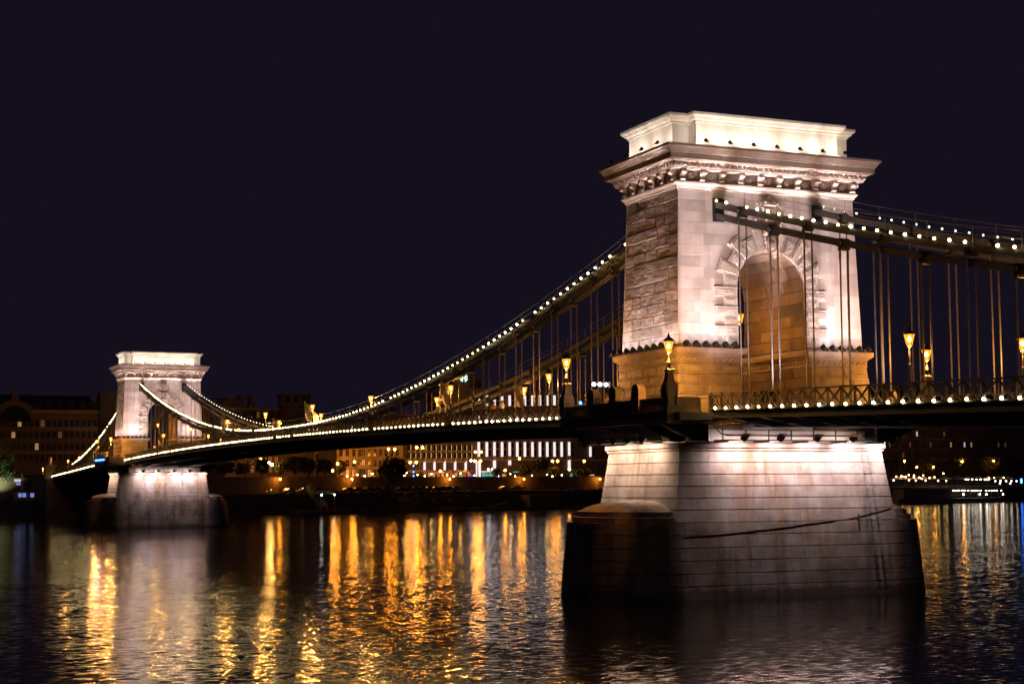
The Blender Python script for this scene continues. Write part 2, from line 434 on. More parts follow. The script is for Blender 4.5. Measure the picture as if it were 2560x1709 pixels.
        for sy in (-1, 1):
            xs = splits(-1, 1, 4 if k % 2 else 5, .35, rnd)
            for a, b in zip(xs, xs[1:]):
                stone([(a*hd(za), sy*hw(za), za), (b*hd(za), sy*hw(za), za), (b*hd(zb_), sy*hw(zb_), zb_), (a*hd(zb_), sy*hw(zb_), zb_)], (0, sy, .03), .14, .016, .03, rnd.uniform(-.03, .03)).build('rustic_block', M['rustic'], shaft)
    # vault and inner jambs
    for sy in (-1, 1):
        for k in range(5):
            za = 16.15+k*.78; zb_ = za+.78
            xs = [-1, -.45, .2, 1] if k % 2 else [-1, -.1, .55, 1]
            for a, b in zip(xs, xs[1:]):
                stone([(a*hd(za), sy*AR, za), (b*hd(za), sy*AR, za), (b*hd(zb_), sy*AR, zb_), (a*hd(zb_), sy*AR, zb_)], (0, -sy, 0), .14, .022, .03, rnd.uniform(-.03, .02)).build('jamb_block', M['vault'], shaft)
    for k in range(9):
        a0, a1 = math.pi*k/9, math.pi*(k+1)/9; am = (a0+a1)/2
        xs = [-1, -.5, .1, .6, 1] if k % 2 else [-1, -.2, .35, 1]
        for a, b in zip(xs, xs[1:]):
            def P(x, t): z = ZS+AR*math.sin(t); return (x*hd(z), AR*math.cos(t), z)
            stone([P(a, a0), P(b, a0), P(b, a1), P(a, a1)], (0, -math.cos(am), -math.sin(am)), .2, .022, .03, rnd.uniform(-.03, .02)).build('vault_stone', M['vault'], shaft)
    # arch ring: alternating long and short framed stones
    ring = empty('arch_surround', parent=T)
    for sx in (1,):
        def FX(y, z): return (sx*hd(z), y, z)
        for sy in (-1, 1):
            for k in range(6):
                za = 16.2+k*.642; zb_ = za+.642; o = 4.3 if k % 2 else 3.7
                stone([FX(sy*AR, za), FX(sy*o, za), FX(sy*o, zb_), FX(sy*AR, zb_)], (sx, 0, 0), .12, .012, .02, .09, .11).build('voussoir', [M['ashlar'], M['worm']], ring)
                m = MB(); m.bar(FX(sy*(AR+.02), zb_-.04), FX(sy*(o+.05), zb_-.04), .3, .05)
                if k % 2: m.build('voussoir_drip', M['ashlar'], ring)
        nv = 13
        for k in range(nv):
            a0, a1 = math.pi*k/nv, math.pi*(k+1)/nv
            o = 4.3 if k % 2 else 3.75
            if k == 6: o = 4.25
            def Q(r_, t): return FX(r_*math.cos(t), ZS+r_*math.sin(t))
            stone([Q(AR, a0), Q(o, a0), Q(o, a1), Q(AR, a1)], (sx, 0, 0), .12, .012, .02, .16 if k == 6 else .09, .11).build('voussoir', [M['ashlar'], M['worm']], ring)
        # keystone mask with scroll
        m = MB(); X = hd(23)
        m.sphere((X+.3, 0, 22.95), .3, 10, 7, 1.25); m.sphere((X+.5, 0, 22.85), .12, 8, 5)
        for i in range(9):
            a = math.pi*(.1+.1*i*1.0); m.sphere((X+.25, .36*math.cos(a), 23.1+.34*math.sin(a)), .15, 7, 5)
        for i in range(7): m.sphere((X+.28, -.24+.08*i, 22.6-.1*math.sin(i*.52)), .11, 6, 4)
        m.lathe([(.05, 23.5), (.28, 23.55), (.34, 23.75), (.3, 23.95), (.4, 24.05), (.42, 24.2), (.1, 24.25)], (X+.1, 0), 10)
        for sg in (-1, 1): m.cyl((X+.05, sg*.34, 23.75), (X+.45, sg*.34, 23.75), .16, n=10)
        m.build('keystone_mask', M['carving'], ring, smooth=True)
    # coat of arms above the arch
    arms = empty('coat_of_arms', parent=T)
    X = hd(25)+.0
    sh = [(-.52, 25.55), (.52, 25.55), (.55, 25.1), (.45, 24.75), (.2, 24.5), (0, 24.4), (-.2, 24.5), (-.45, 24.75), (-.55, 25.1)]
    m = MB(); m.prism(sh, 0, X-.05, X+.16); m.prism([(y*.82, 25+(z-25)*.82) for y, z in sh], 0, X+.1, X+.22)
    for zz in (24.75, 24.95, 25.15, 25.35): m.box(X+.2, X+.26, -.38, 0, zz, zz+.09)
    m.box(X+.2, X+.27, .16, .24, 24.7, 25.4); m.box(X+.2, X+.27, .05, .35, 25.1, 25.18); m.box(X+.2, X+.27, .08, .32, 25.27, 25.34)
    m.build('shield', M['carving'], arms)
    m = MB(); m.lathe([(.38, 25.6), (.44, 25.62), (.42, 25.75), (.36, 25.78)], (X+.12, 0), 14)
    for i in range(7):
        a = -1.2+.4*i; m.sphere((X+.22+.12*math.cos(a), .4*math.sin(a), 25.86), .085, 6, 4)
    for sg in (-1, 0, 1): m.tube([(X+.3, sg*.4, 25.8), (X+.26, sg*.3, 26.02), (X+.18, sg*.06, 26.12)], .05)
    m.sphere((X+.2, 0, 26.2), .1, 6, 4); m.box(X+.17, X+.22, -.02, .02, 26.2, 26.38); m.box(X+.17, X+.22, -.07, .07, 26.28, 26.32)
    m.build('crown', M['carving'], arms)
    for sg in (-1, 1):
        m = MB()
        for i in range(11):
            t = i/10; a = -1.25+2.3*t; y = sg*(.28+.85*math.cos(a)*.9); z = 25.0+.85*math.sin(a)
            for kk in (-1, 1):
                b = a+kk*.7
                m.cyl((X+.1, y, z), (X+.2, y+sg*.2*math.cos(b+.6), z+.2*math.sin(b+.9)), .075, .02, 5)
        m.build('laurel_branch', M['carving'], arms)
    m = MB(); m.tube([(X+.12, -.7+.14*i, 24.42-.16*math.sin(math.pi*i/10)) for i in range(11)], .07); m.build('ribbon', M['carving'], arms)
    # chain saddles boxes where the chains enter the face
    for sy in (-1, 1):
        for sx in (-1, 1):
            m = MB(); x = sx*(hd(25)+.0)
            m.box(min(x-.1, x+.1), max(x-.1, x+.1), sy*3.85-.42, sy*3.85+.42, 24.35, 25.9); m.build('chain_port', M['black'], T)
    # ---- main cornice
    HW, HD = 6.81, 3.64
    m = MB(); m.sweep([(-.1, 26.33), (.03, 26.36), (.03, 26.46), (.1, 26.5), (.12, 26.6), (.26, 26.76), (.28, 26.86), (.05, 26.9), (.05, 27.62), (.56, 27.66), (.58, 27.74), (.62, 27.8), (.62, 28.06), (.86, 28.1), (.9, 28.17), (1.1, 28.2), (1.12, 28.55), (1.18, 28.58), (1.22, 28.68), (1.34, 28.86), (1.45, 28.95), (1.45, 29.1), (1.2, 29.16), (-.4, 29.3)], -HD, HD, -HW, HW)
    cor = m.build('cornice', M['cornice'], T)
    m = MB(); m.box(-.08, .08, -.085, .085, -.1, .1); dme = m.mesh('dentil', M['cornice'])
    for i in range(38):
        for sx in (1, -1): put('dentil', dme, cor, (sx*(HD+.70), -HW-.55+i*(2*HW+1.1)/37, 27.95))
    for i in range(22):
        for sy in (1, -1): put('dentil', dme, cor, (-HD-.45+i*(2*HD+.9)/21, sy*(HW+.70), 27.95), rz=math.pi/2)
    bp = [(0, 27.63), (.5, 27.63), (.53, 27.5), (.46, 27.36), (.3, 27.3), (.22, 27.15), (.3, 27.02), (.22, 26.92), (0, 26.92)]
    m = MB(); m.prism(bp, 1, -.17, .17); m.cyl((.42, -.2, 27.47), (.42, .2, 27.47), .12, n=10); m.cyl((.22, -.19, 27.02), (.22, .19, 27.02), .09, n=8)
    bme = m.mesh('modillion', M['carving'])
    m = MB()
    for i in range(8):
        a = i*math.pi/4; m.sphere((.05, .15*math.cos(a), .15*math.sin(a)), .085, 6, 4)
    m.sphere((.09, 0, 0), .08, 6, 4); rme = m.mesh('rosette', M['carving'])
    for i in range(10):
        y = -6.62+i*13.24/9
        put('modillion', bme, cor, (HD+.05, y, 0)); put('modillion', bme, cor, (-HD-.05, y, 0), rz=math.pi)
        if i < 9: put('rosette', rme, cor, (HD+.05, y+13.24/18, 27.28))
    for i in range(6):
        x = -3.4+i*6.8/5
        put('modillion', bme, cor, (x, -HW-.05, 0), rz=-math.pi/2); put('modillion', bme, cor, (x, HW+.05, 0), rz=math.pi/2)
        if i < 5: put('rosette', rme, cor, (x+.68, -HW-.05, 27.28), rz=-math.pi/2)
    # ---- attic
    m = MB(); ap = [(.12, 29.2), (.12, 29.42), (0, 29.46), (0, 30.82), (.1, 30.86), (.1, 30.96), (.26, 31.06), (.3, 31.14), (.42, 31.26), (.46, 31.3), (.46, 31.46), (-.2, 31.58)]
    m.sweep(ap, -3.05, 3.05, -6.85, 6.85); m.sweep([(o, z+.004) for o, z in ap], -3.85, 3.85, -5.5, 5.5)
    m.build('attic', M['attic'], T)
    # ---- balconies that carry the footway round the tower
    for sy in (-1, 1):
        bal = empty('balcony', parent=T)
        def B(mb, x0, x1, y0, y1, z0, z1): mb.box(x0, x1, min(sy*y0, sy*y1), max(sy*y0, sy*y1), z0, z1)
        m = MB(); B(m, -8.6, 8.6, 6.2, 9.6, 11.1, 11.56); m.build('walkway_slab', M['pave'], bal)
        m = MB(); B(m, -7.5, 7.5, 9.5, 9.85, 11.35, 12.46); m.build('parapet', M['parapet'], bal)
        m = MB(); B(m, -7.56, 7.56, 9.42, 9.93, 12.46, 12.56); m.build('coping', M['parapet'], bal)
        m = MB(); B(m, -7.7, 7.7, 9.4, 10.05, 11.6, 11.72); B(m, -7.62, 7.62, 9.45, 9.97, 11.06, 11.35); B(m, -7.66, 7.66, 9.3, 10.0, 10.98, 11.06); m.build('ledge_moulding', M['parapet'], bal)
        for sx in (-1, 1):
            def BX(mb, x0, x1, y0, y1, z0, z1): mb.box(min(sx*x0, sx*x1), max(sx*x0, sx*x1), min(sy*y0, sy*y1), max(sy*y0, sy*y1), z0, z1)
            m = MB(); BX(m, 7.16, 7.5, 7.62, 9.5, 11.3, 12.46); BX(m, 7.1, 7.56, 7.6, 9.4, 12.463, 12.56)
            BX(m, 7.1, 7.72, 7.5, 9.4, 11.597, 11.717); BX(m, 7.1, 7.64, 7.5, 9.44, 11.056, 11.35)
            BX(m, 7.5, 7.56, 7.75, 7.9, 11.8, 12.4); BX(m, 7.5, 7.56, 9.1, 9.25, 11.8, 12.4); BX(m, 7.5, 7.558, 7.9, 9.1, 12.3, 12.4); BX(m, 7.5, 7.558, 7.9, 9.1, 11.8, 11.9)
            m.build('end_panel', M['parapet'], bal)
            m = MB(); BX(m, 7.45, 8.5, 7.02, 7.62, 11.0, 12.5); BX(m, 7.4, 8.58, 6.95, 7.68, 12.5, 12.62); BX(m, 7.4, 8.55, 6.97, 7.66, 11.2, 11.32); m.build('end_pillar', M['parapet'], bal)
            # bell pedestal of the corner lamp
            m = MB(); c = (sx*7.42, sy*9.75)
            bellp = [(.46, 10.95), (.46, 11.05), (.38, 11.1), (.38, 11.75), (.33, 11.8), (.33, 12.5), (.4, 12.62), (.42, 12.9), (.40, 13.2), (.3, 13.45), (.24, 13.6), (.2, 13.9), (.19, 14.1), (.27, 14.16), (.28, 14.22), (.16, 14.28), (.1, 14.35)]
            m.lathe([(r_*1.38, z) for r_, z in bellp], c, 4, ph=math.pi/4); 
            m.build('lamp_pedestal', M['parapet'], bal)
            m = MB(); ax = [(.34*math.cos(math.pi*k/8), 12.95+.34*math.sin(math.pi*k/8)) for k in range(9)]
            pts = [(.34, 11.9)]+ax+[(-.34, 11.9)]; inn = [(.26, 12.0)]+[(.26*math.cos(math.pi*k/8), 12.95+.26*math.sin(math.pi*k/8)) for k in range(9)]+[(-.26, 12.0)]
            xx = c[0]+sx*.40
            nq = len(pts); vs = [(xx+sx*.06, c[1]+p[0], p[1]) for p in pts]+[(xx+sx*.06, c[1]+p[0], p[1]) for p in inn]+[(xx-sx*.1, c[1]+p[0], p[1]) for p in pts]+[(xx-sx*.04, c[1]+p[0], p[1]) for p in inn]
            fs = []
            for i in range(nq):
                j = (i+1) % nq; fs += [(i, j, nq+j, nq+i), (i, 2*nq+i, 2*nq+j, j), (nq+i, nq+j, 3*nq+j, 3*nq+i)]
            m.add(vs, fs); m.build('pedestal_niche', M['parapet'], bal)
        for x in (-3.2, .1, 3.3):
            ax = [(x+.5*math.cos(math.pi*k/10), 13.08+.5*math.sin(math.pi*k/10)) for k in range(11)]
            m = MB(); poly = [(x+.5, 11.6)]+ax+[(x-.5, 11.6)]; m.prism(poly, 1, sy*9.46, sy*9.99)
            p2 = [(x+.53, 12.57), (x+.53, 12.68), (x-.53, 12.68), (x-.53, 12.57)]; m.prism(p2, 1, sy*9.42, sy*10.03)
            m.build('round_headed_pier', M['parapet'], bal)
        # consoles under the balcony
        for x in (-6.6, -4.2, -1.6, 1.0, 3.6, 6.2):
            cp = [(6.4, 9.85), (7.6, 9.9), (7.75, 10.1), (8.3, 10.25), (9.0, 10.55), (9.55, 10.85), (9.6, 10.97), (6.4, 10.97)]
            m = MB(); m.prism([(sy*a, z) for a, z in cp], 0, x-.16, x+.16); m.build('console', M['iron'], bal)
        m = MB(); B(m, -7.4, 7.4, 6.2, 9.4, 10.9, 10.99); m.build('soffit', M['iron'], bal)
    return T
near_tower = make_tower()
tag(near_tower, 'large floodlit stone bridge tower with arched gateway, nearer of the two', 'bridge tower', 'bridge towers')
SPAN = 202.6
far_tower = copy_tree(near_tower); far_tower.location.x = -SPAN
tag(far_tower, 'small distant floodlit bridge tower near the opposite bank', 'bridge tower', 'bridge towers')
an = MB(); an.cyl((0, 0, 31.5), (0, 0, 32.6), .06, .03, 6); an.box(-.15, .15, -.02, .02, 32.2, 32.24)
tag(an.build('antenna', M['black'], loc=(-SPAN+2.4, 6.2, 0)), 'thin antenna mast on the far tower roof', 'antenna')
# ---------------------------------------------------------------- deck
def zb(x):                                            # level of the deck-edge bulbs
    if x > -9 and x < 9: return 11.85
    if x >= 9: return 11.80-.028*(x-9)
    if x <= -SPAN-9: return 11.90-.028*(-SPAN-9-x)
    if x < -SPAN+9: return 11.9
    return 13.02-1.2e-4*(x+101.3)**2
XA, XB = -287.0, 84.0
deck = empty('bridge_deck', (0, 0, 0), label='long dark iron bridge deck crossing the river between both banks', cat='bridge deck')
def strip(name, prof, mat, x0, x1, step=6.0, closed=True, parent=deck):
    """cross-section prof of (y, dz) swept along the deck"""
    n = max(1, int(abs(x1-x0)/step)); m = MB(); k = len(prof); vs = []; fs = []
    for i in range(n+1):
        x = x0+(x1-x0)*i/n; vs += [(x, y, zb(x)+dz) for y, dz in prof]
    for i in range(n):
        for j in range(k): fs.append((i*k+j, i*k+(j+1) % k, (i+1)*k+(j+1) % k, (i+1)*k+j))
    fs += [tuple(range(k)), tuple(range(n*k, n*k+k))[::-1]]
    m.add(vs, fs); return m.build(name, mat, parent)
def rectp(y0, y1, z0, z1): return [(y0, z0), (y1, z0), (y1, z1), (y0, z1)]
strip('roadway', rectp(-3.3, 3.3, -.42, -.18), M['asphalt'], XA, XB)
seg = [(XA, -SPAN-8.4), (-SPAN+8.4, -8.4), (8.4, XB)]
for a, b in seg:
    for s in (-1, 1):
        strip('footway', rectp(min(s*3.5, s*7.25), max(s*3.5, s*7.25), -.3, -.05), M['pave'], a, b)
        strip('edge_girder', [(s*7.2, -.62), (s*7.36, -.62), (s*7.36, -.5), (s*7.28, -.5), (s*7.28, -.16), (s*7.42, -.16), (s*7.42, -.04), (s*7.2, -.04)], M['iron'], a, b)
        strip('chain_girder', rectp(min(s*3.35, s*4.3), max(s*3.35, s*4.3), -1.15, -.22), M['iron'], a, b)
        strip('stringer', rectp(min(s*5.5, s*5.7), max(s*5.5, s*5.7), -.95, -.32), M['iron'], a, b)
m = MB(); m.prism([(-7.15, -.62), (-4.3, -1.12), (4.3, -1.12), (7.15, -.62), (7.15, -.35), (-7.15, -.35)], 0, -.13, .13); cg = m.mesh('cross_girder', M['iron'])
x = XA+2
while x < XB:
    if abs(x) > 9 and abs(x+SPAN) > 9: put('cross_girder', cg, deck, (x, 0, zb(x)))
    x += 3.6
# lattice railing
BAY = 1.25
m = MB(); m.box(-.05, .05, -.05, .05, -.12, .92); post_me = m.mesh('post', M['rail_iron'])
m = MB(); m.bar((.04, -.03, -.06), (BAY-.04, -.03, .86), .06, .10); br1 = m.mesh('brace', M['rail_iron'])
m = MB(); m.bar((.04, .03, .86), (BAY-.04, .03, -.06), .06, .10); br2 = m.mesh('brace', M['rail_iron'])
m = MB(); m.prism([(BAY/2, .43-.17), (BAY/2+.17, .4), (BAY/2, .4+.17), (BAY/2-.17, .4)], 1, -.055, .055); ros = m.mesh('lattice_plate', M['rail_iron'])
for s in (-1, 1):
    rail = empty('railing', parent=deck)
    for a, b in seg:
        aa, bb = (a, b)
        strip('top_rail', rectp(s*7.4-.09, s*7.4+.09, .9, .98), M['rail_iron'], aa, bb, parent=rail)
        strip('bottom_rail', rectp(s*7.4-.06, s*7.4+.06, -.1, -.03), M['rail_iron'], aa, bb, parent=rail)
    far_m = MB()
    for a, b in seg:
        n = int((b-a)/BAY); st = (b-a)/n
        for i in range(n):
            x = a+i*st; z = zb(x); tilt = -math.atan((zb(x+st)-zb(x))/st)
            if s < 0 and -75 < x < 46:
                for nm, me in (('post', post_me), ('brace', br1), ('brace', br2), ('lattice_plate', ros)):
                    o = put(nm, me, rail, (x, s*7.4, z)); o.rotation_euler.y = tilt
            else:
                far_m.box(x-.05, x+.05, s*7.4-.05, s*7.4+.05, z-.12, z+.92)
                far_m.bar((x+.04, s*7.4-.03, z-.06), (x+st-.04, s*7.4-.03, z+.86), .05, .085)
                far_m.bar((x+.04, s*7.4+.03, z+.86), (x+st-.04, s*7.4+.03, z-.06), .05, .085)
    tag(far_m.build('distant_lattice', M['rail_iron'], rail, fix=False), kind='stuff')
# ---------------------------------------------------------------- chains
YC = 3.85
def zbulb(x):
    if x > 0: return 26.888-.29784*x+.0014227*x*x
    if x < -SPAN: u = -SPAN-x; return 26.888-.29784*u+.0014227*u*u
    return 14.10+.001232*(x+101.3)**2+.35*math.exp(-((x+101.3)/24)**2)
def link_mesh(L, name='link'):
    """eyebar pack, along +x from eye to eye"""
    m = MB(); hh, R_ = .19, .29
    pts = []
    for k in range(9):
        a = math.pi/2+math.pi*(k)/8*1.0; pts.append((R_*math.cos(a), R_*math.sin(a)))
    low = [(.42, -hh), (L-.42, -hh)]
    for k in range(9):
        a = -math.pi/2+math.pi*k/8; low.append((L+R_*math.cos(a), R_*math.sin(a)))
    outline = pts+low+[(L-.42, hh), (.42, hh)]
    for y in (-.24, -.1, .06, .2): m.prism(outline, 1, y, y+.05)
    return m.mesh(name, M['chain'])
pin_m = MB(); pin_m.cyl((0, -.36, 0), (0, .36, 0), .15, n=10); pin_m.cyl((0, -.42, 0), (0, .42, 0), .07, n=8); pin_me = pin_m.mesh('pin', M['rod'])
br_m = MB(); br_m.box(-.16, .16, -.33, .33, -.42, -.28); br_m.box(-.05, .05, -.3, -.24, -.7, -.3); br_m.box(-.05, .05, .24, .3, -.7, -.3); brk_me = br_m.mesh('hanger_bracket', M['chain'])
def build_chain(side, tier, spanname, xs, pos_words):
    off = -.33 if tier == 'upper' else -1.08
    lab = '%s chain of flat iron links %s' % (tier, pos_words)
    ch = empty('suspension_chain', (xs[0], side*YC, zbulb(xs[0])+off), label=lab, cat='chain', group='bridge suspension chains')
    o0 = ch.location.copy()
    pts = [Vector((x, side*YC, zbulb(x)+off)) for x in xs]
    for i, (a, b) in enumerate(zip(pts, pts[1:])):
        d = b-a
        o = put('link', link_mesh(d.length), ch, a-o0); o.rotation_euler.y = -math.atan2(d.z, d.x) if d.x > 0 else 0
        if d.x < 0: o.rotation_euler.y = math.pi-math.atan2(d.z, -d.x)*-1*1.0
    for i, p in enumerate(pts[1:-1]):
        put('pin', pin_me, ch, p-o0)
        put('hanger_bracket', brk_me, ch, p-o0)
        zt = p.z-.6; z0 = zb(p.x)-.2
        if zt > z0+.3:
            for dy in (-.27, .27):
                m = MB(); m.cyl((0, 0, 0), (0, 0, z0-zt), .05, n=6); m.cyl((0, 0, 0), (0, 0, -.3), .075, n=6); 
                m.build('hanger_rod', M['rod'], ch, loc=Vector((p.x, p.y+dy, zt))-o0)
    return ch, o0
main_u = [-3.3]+[-101.3+7.2*k for k in range(12, -13, -1)]+[-199.3]
main_l = [-3.3]+[-101.3+7.2*(k-.5) for k in range(13, -13, -1) if abs(7.2*(k-.5)) < 92]+[-199.3]
near_u = [3.3]+[6.7+7.4*k for k in range(10)]
near_l = [3.3]+[10.35+7.4*k for k in range(9)]+[76]
main_u.reverse(); main_l.reverse()
far_u = [-SPAN-x for x in near_u][::-1]; far_l = [-SPAN-x for x in near_l][::-1]
NOTE = {(-1, 'main'): 'sagging over the main span, viewer side', (1, 'main'): 'sagging over the main span, far side',
        (-1, 'near'): 'right of the large tower, viewer side', (1, 'near'): 'right of the large tower, far side',
        (-1, 'far'): 'falling left of the small tower, viewer side', (1, 'far'): 'behind the small tower, far side'}
for side in (-1, 1):
    for nm, uu, ll in (('main', main_u, main_l), ('near', near_u, near_l), ('far', far_u, far_l)):
        ch, o0 = build_chain(side, 'upper', nm, uu, NOTE[(side, nm)])
        # hand wires on posts above the upper chain
        x = uu[0]; n = int((uu[-1]-uu[0])/3.6); wire = []
        for i in range(n+1):
            x = uu[0]+(uu[-1]-uu[0])*i/n; z = zbulb(x)
            m = MB(); m.cyl((0, 0, -.2), (0, 0, .85), .022, n=5); m.build('handrail_post', M['rod'], ch, loc=Vector((x, side*YC, z))-o0)
            wire.append(Vector((x, side*YC, z+.85))-o0)
        m = MB(); m.tube(wire, .018, 4); m.tube([p-Vector((0, 0, .42)) for p in wire], .012, 4); m.build('hand_wire', M['rod'], ch)
        build_chain(side, 'lower', nm, ll, NOTE[(side, nm)])
# ---------------------------------------------------------------- strings of bulbs
m = MB(); m.sphere((0, 0, 0), .085, 8, 5); bulb_me = [m.mesh('bulb', M[k], smooth=True) for k in ('bulb', 'bulb', 'bulb_b', 'bulb_c')]
m = MB(); m.sphere((0, 0, 0), .07, 6, 4); bulbf_me = m.mesh('bulb', M['bulb_far'], smooth=True); bulbt_me = m.mesh('bulb', M['bulb_faint'], smooth=True)
def string(xs, y, zf, label, small=False, miss=.035):
    rnd = random.Random(len(xs))
    e = empty('light_string', (xs[0], y, zf(xs[0])), label=label, cat='string lights', group='strings of bulbs on the bridge'); o0 = e.location.copy()
    m = MB(); m.tube([Vector((x, y*1.0, zf(x)-.1))-o0 for x in xs], .02, 4, 0); m.build('cable', M['black'], e)
    for x in xs:
        if rnd.random() > miss: put('bulb', (bulbt_me if small == 2 else bulbf_me) if small else rnd.choice(bulb_me), e, Vector((x, y, zf(x)+rnd.uniform(-.015, .015)))-o0)
def rng(a, b, st): n = int(round((b-a)/st)); return [a+(b-a)*i/n for i in range(n+1)]
string(rng(-199.0, -4.0, 1.24), -4.2, zbulb, 'row of warm bulbs along the sagging main chain nearest the viewer')
string(rng(4.1, 76, 1.24), -4.2, zbulb, 'row of warm bulbs along the chain right of the large tower')
string(rng(-SPAN-76, -SPAN-4.1, 1.24), -4.2, zbulb, 'row of warm bulbs on the chain running down left of the small tower')
string(rng(-199.0, -100, 1.9), 4.12, lambda x: zbulb(x)+.14, 'upper row of small bulbs on the far chain by the small tower', True)
string(rng(-198.6, -112, 1.9), 4.12, lambda x: zbulb(x)-.32, 'lower fainter row of small bulbs on the far chain by the small tower', 2)
string(rng(4.1, 60, 1.24), 4.15, lambda x: zbulb(x)+.1, 'faint small bulbs on the far chain right of the large tower', 2)
string(rng(-SPAN+9.0, -9.0, 1.25), -7.5, zb, 'row of warm bulbs along the deck edge of the main span')
string(rng(9.1, 80, 1.25), -7.5, zb, 'row of warm bulbs along the deck edge right of the large tower')
string(rng(XA, -SPAN-9.0, 1.25), -7.5, zb, 'row of warm bulbs along the deck edge left of the small tower')
# ---------------------------------------------------------------- lanterns
LANT = {}
def lantern_parts(root, z, sc=1.0, power=1700):
    if power not in LANT:
        l = bpy.data.lights.new('lantern_light', 'POINT'); l.energy = power; l.color = (1, .41, .07); l.shadow_soft_size = .12; LANT[power] = l
    put('lantern_light', LANT[power], root, (0, 0, z-.6*sc))
    m = MB(); m.lathe([(.16*sc, z-.3*sc), (.3*sc, z+.28*sc)], n=6); g = m.build('lantern_glass', M['lantern_glass'], root); m = MB(); m.sphere((0, 0, z+.02), .115*sc, 8, 6, 1.3); m.build('lamp_bulb', M['lantern'], root, smooth=True)
    m = MB(); m.lathe([(.34*sc, z+.285*sc), (.36*sc, z+.33*sc), (.22*sc, z+.48*sc), (.1*sc, z+.56*sc), (.06*sc, z+.7*sc), (.02*sc, z+.8*sc)], n=8)
    m.lathe([(.05*sc, z-.42*sc), (.12*sc, z-.4*sc), (.18*sc, z-.31*sc)], n=6)
    for i in range(6):
        a = i*math.pi/3; m.bar((.165*sc*math.cos(a), .165*sc*math.sin(a), z-.3*sc), (.305*sc*math.cos(a), .305*sc*math.sin(a), z+.29*sc), .022*sc)
    m.build('lantern_frame', M['black'], root)
def road_lamp(x, y, label, power=1700):
    zd = zb(x)-.1
    r_ = empty('street_lamp', (x, y, zd), label=label, cat='street lamp', group='lanterns along the bridge road')
    m = MB(); m.lathe([(.2, -.2), (.2, .25), (.14, .32), (.11, .9), (.07, 1.0), (.06, 2.2), (.09, 2.25), (.05, 2.35), (.045, 3.2)], n=8); m.build('post', M['iron'], r_)
    lantern_parts(r_, 3.6, .98, power)
mainx = [-23.2, -45.1, -68.6, -90.4, -112.0, -133.0, -157.0, -178.4]
for i, x in enumerate(mainx):
    road_lamp(x, -3.85, 'orange lantern on a post beside the near chain, %s from the large tower' % ORD[i])
    road_lamp(x-.6, 3.85, 'orange lantern on a post beside the far chain, %s from the large tower' % ORD[i])
for i, x in enumerate([23.6, 45.4, 67.2]):
    road_lamp(x, -3.85, 'orange lantern right of the large tower beside the near chain, %s out' % ORD[i])
    road_lamp(x, 3.85, 'orange lantern right of the large tower beside the far chain, %s out' % ORD[i])
for i, x in enumerate([-225.8, -248.0, -271.0, -287.6]):
    road_lamp(x, -3.85, 'orange lantern left of the small tower beside the near chain, %s out' % ORD[i])
    if i < 2: road_lamp(x, 3.85, 'orange lantern seen beyond the small tower arch beside the far chain, %s out' % ORD[i])
road_lamp(-331, -3.85, 'orange lantern on the far bank left of the lion pedestal', 4500)
for tx, tn in ((0, 'large'), (-SPAN, 'small')):
    for sx in (-1, 1):
        for sy in (-1, 1):
            r_ = empty('corner_lamp', (tx+sx*7.42, sy*9.75, 14.3), label='lantern on bell pedestal, %s %s balcony corner of the %s tower' % ('right' if sx > 0 else 'left', 'near' if sy < 0 else 'far', tn), cat='street lamp', group='corner lanterns of the towers')
            m = MB(); m.lathe([(.13, -.05), (.2, 0), (.2, .1), (.1, .2), (.16, .34), (.1, .48), (.06, .75), (.04, 1.0)], n=8); m.build('spike_stem', M['iron'], r_)
            lantern_parts(r_, 1.36, 1.05, 4200)
    r_ = empty('hanging_lantern', (tx, -.1, 18.45), label='orange lantern hanging inside the arch of the %s tower' % tn, cat='lantern', group='lanterns hung in the arches')
    lantern_parts(r_, 0, 1.0, 480); m = MB(); m.cyl((0, 0, .7), (0, 0, 4.15), .025, n=5); m.build('chain', M['black'], r_)
# ---------------------------------------------------------------- floodlights
def flood_meshes(lens):
    m = MB(); m.lathe([(.10, .2), (.15, .16), (.2, -.04), (.21, -.1), (.19, -.1)], n=8); m.box(-.24, -.21, -.03, .03, -.06, .3); m.box(.21, .24, -.03, .03, -.06, .3); m.box(-.24, .24, -.03, .03, .28, .32)
    h = m.mesh('housing', M['black']); m = MB(); m.lathe([(.17, -.085), (.175, -.095)], n=8); return h, m.mesh('lens', lens)
FM = {'w': flood_meshes(M['floodwarm']), 'c': flood_meshes(M['flood'])}
LD = {}
def flood(loc, aim, label, group, power, color, ang, kind='c', blend=1.0, rad=.15, scale=1.0, name='floodlight', fall=None):
    e = empty(name, loc, label=label, cat='floodlight', group=group)
    d = (Vector(aim)-Vector(loc)).normalized()
    e.rotation_mode = 'QUATERNION'; e.rotation_quaternion = d.to_track_quat('-Z', 'Y'); e.scale = (scale,)*3
    put('housing', FM[kind][0], e); put('lens', FM[kind][1], e)
    key = (power, color, ang, blend, rad, fall)
    if key not in LD:
        l = bpy.data.lights.new('flood_beam', 'SPOT'); l.energy = power; l.color = color; l.spot_size = R(ang); l.spot_blend = blend; l.shadow_soft_size = rad; LD[key] = l
        if fall:
            l.use_nodes = True; lf = l.node_tree.nodes.new('ShaderNodeLightFalloff'); lf.inputs['Strength'].default_value = 1.0; l.node_tree.links.new(lf.outputs[fall], l.node_tree.nodes['Emission'].inputs['Strength'])
    o = put('flood_beam', LD[key], e, (0, 0, -.16)); return e
PINK = (1, .84, .855); WARM = (1, .87, .75); COOL = (1, .87, .91); CREAM = (1, .80, .60)
